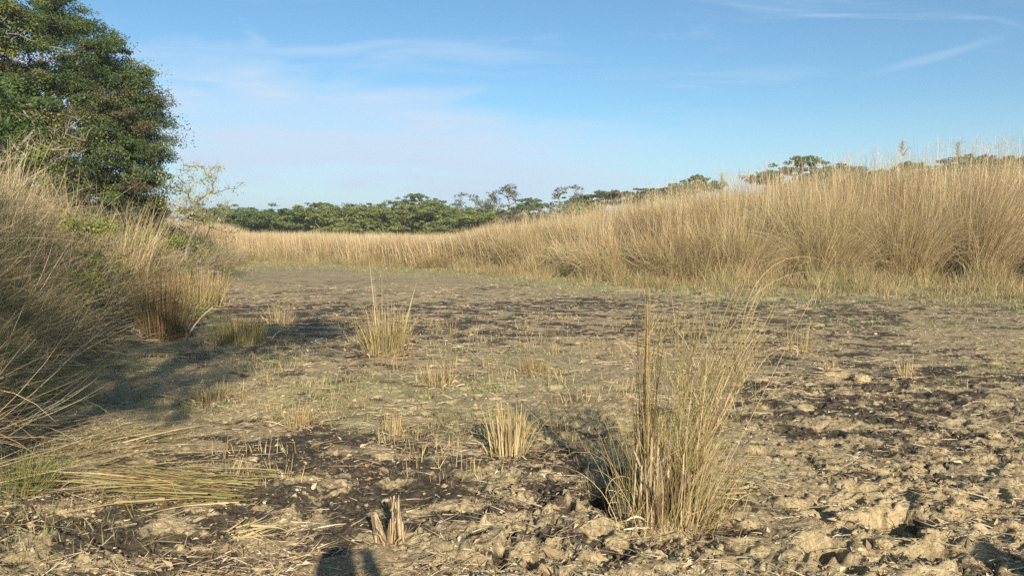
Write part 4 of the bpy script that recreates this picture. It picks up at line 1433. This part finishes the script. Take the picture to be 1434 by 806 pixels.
protos = {}
for kind, mats in (('low', (M_far1, M_far3, M_far2)), ('umbrella', (M_far2, M_far1)), ('airy', (M_far2, M_far2))):
    protos[kind] = []
    for i, mt in enumerate(mats * (2 if kind == 'low' else 1)):
        gt, gb, gl = far_tree_meshes(kind, 300 + 10 * len(kind) + i)
        tr = new_mesh('trunk', np.concatenate(gt.V), np.concatenate(gt.F), np.concatenate(gt.C), True, [M_pale if kind != 'umbrella' else M_bark])
        br = new_mesh('branches', np.concatenate(gb.V), np.concatenate(gb.F), np.concatenate(gb.C), True, [M_pale if kind != 'umbrella' else M_bark])
        cr = new_mesh('crown', np.concatenate(gl.V), np.concatenate(gl.F), np.concatenate(gl.C), False, [mt])
        protos[kind].append((tr, br, cr))


def far_tree(kind, var, x, y, h, label, group, name, wide=1.0, turn=0.0):
    root = empty(name, (x, y, float(land(np.array([x]), np.array([y]))[0]) - .1))
    tag(root, label, 'tree', group)
    tr, br, cr = protos[kind][var % len(protos[kind])]
    for nm, me in (('trunk', tr), ('branches', br), ('crown', cr)):
        o = bpy.data.objects.new(nm, me)
        col.objects.link(o)
        o.parent = root
    root.scale = (h * wide, h * wide, h)
    root.rotation_euler.z = turn
    return root


def at_top(px, ytop, D):
    """place and height for a tree D metres off whose top shows at px, ytop"""
    return (px - 717) / FPX * D, D, CAM_H + (322 - ytop) / FPX * D


ORD = ['first', 'second', 'third', 'fourth', 'fifth', 'sixth', 'seventh', 'eighth', 'ninth', 'tenth', 'eleventh', 'twelfth', 'thirteenth', 'fourteenth', 'fifteenth', 'sixteenth', 'seventeenth', 'eighteenth', 'nineteenth', 'twentieth', 'twenty first', 'twenty second']
LOOK = {0: 'dark green', 1: 'yellow green', 2: 'olive green'}
low = [(296, 297, 1), (322, 293, 0), (348, 289, 0), (376, 297, 0), (400, 293, 1), (424, 291, 0), (448, 289, 0), (474, 290, 1), (500, 290, 0), (524, 289, 2),
       (548, 288, 1), (572, 287, 0), (596, 286, 1), (620, 290, 0), (642, 291, 0), (664, 290, 1), (688, 296, 2), (712, 298, 0), (742, 300, 2), (776, 296, 2), (812, 296, 1)]
for i, (px, yt, v) in enumerate(low):
    D = 84 + 5 * math.sin(i * 2.4)
    x, y, h = at_top(px, yt, D)
    far_tree('low', v + 3 * (i % 2), x, y, h * (1.05 + .13 * math.sin(i * 2.9)), f'{ORD[i]} low bushy tree from the left end of the far treeline, {LOOK[v]}', 'low trees of the far treeline', 'bushy_tree', 1.28 + .12 * math.sin(i * 1.7), i * 1.3)
tall = [('umbrella', 0, 466, 274, 'flat topped tree rising above the left part of the far treeline', 1.0),
        ('umbrella', 1, 590, 269, 'dark flat crown standing up in the middle of the far treeline', 1.0),
        ('umbrella', 0, 532, 285, 'small flat crown just left of the dark middle one', .9),
        ('airy', 0, 656, 272, 'thin crowned tree left of the tallest airy tree', .9),
        ('airy', 1, 698, 267, 'tallest airy tree with sky showing through, centre of the treeline', 1.2),
        ('umbrella', 1, 742, 277, 'low domed tree right of the airy pair', 1.0),
        ('airy', 0, 792, 267, 'small airy tree left of the wide umbrella tree', 1.0),
        ('umbrella', 0, 844, 261, 'wide umbrella shaped tree right of centre on the skyline', 1.25),
        ('umbrella', 1, 892, 270, 'rounded treetop showing over the grass right of the umbrella tree', .8),
        ('umbrella', 0, 928, 253, 'flat crown over the grass, left of a darker treetop', 1.0),
        ('umbrella', 1, 972, 247, 'darker treetop showing over the grass right of centre', .9),
        ('umbrella', 0, 1080, 234, 'small flat treetop left of the dark double crown', .8),
        ('umbrella', 1, 1136, 221, 'dark double crowned tree showing above the right grass', 1.0),
        ('umbrella', 0, 1164, 225, 'lighter crown touching the dark double crowned tree', .8),
        ('umbrella', 0, 1222, 227, 'long flat treetop barely showing above the right grass', 1.2),
        ('umbrella', 1, 1262, 229, 'last low treetop before the pale tufted reed', 1.0),
        ('umbrella', 1, 1350, 218, 'treetop hidden behind the plumes of the right grass', 1.1),
        ('umbrella', 0, 1425, 208, 'dark treetop at the right edge above the grass', 1.1)]
for i, (kind, v, px, yt, lb, wide) in enumerate(tall):
    D = 92 + 4 * math.sin(i * 1.9)
    x, y, h = at_top(px, yt, D)
    far_tree(kind, v, x, y, h * (1.12 if kind == 'umbrella' else 1.06), lb, 'taller trees of the far treeline', {'umbrella': 'umbrella_tree', 'airy': 'airy_tree'}[kind], wide, i * 1.1)

# ------------------------------------------------------------------ behind the camera: what throws the shade on the left
def shade_tree():
    r = np.random.default_rng(77)
    root = empty('slender_tree', (-.3, -6.2, 0))
    tag(root, 'slender tree behind the photographer whose shade falls on the left bank', 'tree')
    tips = np.concatenate([np.array(c) + r.normal(size=(26, 3)) * np.array(s) for c, s in (((.05, 0, 6.3), (.6, .5, .4)), ((-.5, .2, 7.0), (.7, .6, .35)), ((.3, 0, 5.7), (.4, .4, .3)), ((-1.6, 0, 6.6), (.6, .6, .5)), ((-2.3, .5, 7.2), (.6, .6, .4)), ((1.0, 0, 7.5), (.5, .5, .35)), ((1.9, .1, 7.5), (.35, .4, .25)), ((.7, 0, 6.6), (.5, .4, .3)), ((-1.6, 0, 8.2), (.6, .6, .35)))])
    nodes, par, load, trunk = skeleton(tips, np.zeros(3), np.array([-.2, 0, 3.6]), r)
    g = G()
    wood(g, nodes, par, load, .09, .01, lambda i: i <= trunk, 8)
    g.build('trunk', M_bark, root, True)
    g = G()
    wood(g, nodes, par, load, .09, .01, lambda i: i > trunk)
    g.build('branches', M_bark, root, True)
    g = G()
    leaf_spray(g, tips, 46, .42, .10, .055, r, .6)
    g.build('crown', M_leaf, root)


shade_tree()


def cloth(name, c):
    m, g = material(name)
    pos = g.n('ShaderNodeNewGeometry').outputs['Position']
    n1 = g.noise(pos, 60, 3)
    d = g.n('ShaderNodeBsdfPrincipled', {'Base Color': g.mix(g.step(n1, .3, .7, 0, .3), c, tuple(v * .6 for v in c)), 'Roughness': .85})
    g.n('ShaderNodeOutputMaterial', {'Surface': d.outputs[0]})
    return m


def person(x, y, label, arms, shirt, seed, H=1.70):
    k = H / 1.72
    V = [(0, 0, .95), (0, 0, 1.12), (0, 0, 1.32), (0, .01, 1.45), (0, .02, 1.54), (0, .02, 1.66)]
    rad = [(.16, .12), (.14, .10), (.18, .12), (.09, .08), (.055, .055), (.095, .11)]
    E = [(0, 1), (1, 2), (2, 3), (3, 4), (4, 5)]

    def chain(start, pts, rs):
        p = start
        for q, r_ in zip(pts, rs):
            V.append(q)
            rad.append(r_)
            E.append((p, len(V) - 1))
            p = len(V) - 1
        return p
    for s in (-1, 1):
        chain(0, [(s * .10, 0, .86), (s * .12, .01, .50), (s * .13, -.02, .09), (s * .14, .10, .03), (s * .14, .16, .025)], [(.10, .10), (.065, .065), (.045, .045), (.045, .03), (.035, .02)])
        el, ha = arms[0 if s < 0 else 1]
        w = chain(2, [(s * .19, 0, 1.40), el, ha], [(.062, .062), (.043, .043), (.028, .026)])
        d = np.array(ha) - np.array(el)
        d /= np.linalg.norm(d)
        pl = tuple(np.array(ha) + d * .07)
        V.append(pl)
        rad.append((.036, .018))
        E.append((w, len(V) - 1))
        pi = len(V) - 1
        side = np.cross(d, (0, 0, 1.))
        side /= np.linalg.norm(side) + 1e-6
        for f in range(4):
            b = np.array(pl) + side * (f - 1.5) * .019 + d * .03
            chain(pi, [tuple(b), tuple(b + d * .035 + np.array([0, 0, -.008])), tuple(b + d * (.06 - .006 * abs(f - 1.2)) + np.array([0, 0, -.022]))], [(.009, .009), (.008, .008), (.007, .007)])
        tb = np.array(ha) + d * .03 - side * s * .03
        chain(w, [tuple(tb), tuple(tb + d * .04 - side * s * .02)], [(.011, .011), (.009, .009)])
    me = bpy.data.meshes.new('person')
    me.from_pydata([tuple(np.array(v) * k) for v in V], E, [])
    o = bpy.data.objects.new('person', me)
    col.objects.link(o)
    o.modifiers.new('skin', 'SKIN')
    for i, sv in enumerate(me.skin_vertices[0].data):
        sv.radius = (rad[i][0] * k, rad[i][1] * k)
        sv.use_root = i == 0
    ss = o.modifiers.new('sub', 'SUBSURF')
    ss.levels = ss.render_levels = 2
    dg = bpy.context.evaluated_depsgraph_get()
    em = bpy.data.meshes.new_from_object(o.evaluated_get(dg))
    o.modifiers.clear()
    o.data = em
    em.name = 'person'
    em.materials.clear()
    for m in (M_skin, shirt, M_trouser, M_shoe):
        em.materials.append(m)
    for p in em.polygons:
        c = p.center
        z = c.z / k
        hand = any((Vector(h[1]) * k - c).length < .15 for h in arms)
        p.material_index = 0 if (z > 1.5 or hand) else (1 if z > .93 or abs(c.x) > .26 * k else (2 if z > .10 else 3))
        p.use_smooth = True
    o.location = (x, y, hz(x, y) - .01)
    tag(o, label, 'person')
    # hair: a cap over the skull
    n, m = 24, 12
    HV = []
    for i in range(m + 1):
        ph = i / m * 1.9
        for j in range(n):
            a = j * 2 * math.pi / n
            front = max(0, math.sin(a)) * .55
            pp = ph * (1 - front * .45)
            HV.append((.098 * math.sin(pp) * math.cos(a) * k, (.01 + .118 * math.sin(pp) * math.sin(a)) * k, (1.665 + .112 * math.cos(pp)) * k))
    HF = [[i * n + j, i * n + (j + 1) % n, (i + 1) * n + (j + 1) % n, (i + 1) * n + j] for i in range(m) for j in range(n)]
    hm = new_mesh('hair', HV, np.array(HF), None, True, [M_hair])
    h = bpy.data.objects.new('hair', hm)
    col.objects.link(h)
    h.parent = o
    return o


M_skin, M_trouser, M_shoe, M_hair = cloth('skin', (.30, .17, .11)), cloth('khaki_trousers', (.16, .14, .09)), cloth('brown_boots', (.07, .045, .03)), cloth('black_hair', (.02, .016, .013))
hold = [((-.24, .16, 1.24), (-.09, .36, 1.50)), ((.24, .16, 1.24), (.09, .36, 1.50))]
down = [((-.25, -.02, 1.12), (-.27, .06, .86)), ((.25, -.02, 1.12), (.27, .06, .86))]
person(.22, -.46, 'person in a green shirt raising both hands to take the photograph', hold, cloth('green_shirt', (.07, .11, .06)), 1)
person(-1.75, -.25, 'person in a blue shirt standing at the left behind the camera', down, cloth('blue_shirt', (.06, .09, .16)), 2, 1.75)
person(3.35, -.25, 'person in a grey shirt standing at the right behind the camera', down, cloth('grey_shirt', (.2, .2, .2)), 3, 1.66)

def air():
    import bmesh
    bm = bmesh.new()
    bmesh.ops.create_cube(bm, size=1)
    for v in bm.verts:
        v.co = Vector((v.co.x * 7600, v.co.y * 7600, v.co.z * 17.0 + 7.0))
    me = bpy.data.meshes.new('haze')
    bm.to_mesh(me)
    bm.free()
    m, g = material('thin_haze')
    v = g.n('ShaderNodeVolumePrincipled', {'Color': (.86, .92, 1, 1), 'Density': .0009, 'Anisotropy': .3})
    g.n('ShaderNodeOutputMaterial', {'Volume': v.outputs[0]})
    me.materials.append(m)
    o = bpy.data.objects.new('haze', me)
    col.objects.link(o)
    tag(o, 'thin pale haze over the pan and treeline', kind='stuff')


if HAZE:
    air()

# render settings
sc.render.engine = 'CYCLES'
sc.cycles.max_bounces = 5
sc.cycles.diffuse_bounces = 3
sc.cycles.transmission_bounces = 3
sc.cycles.volume_bounces = 1
sc.cycles.use_denoising = False
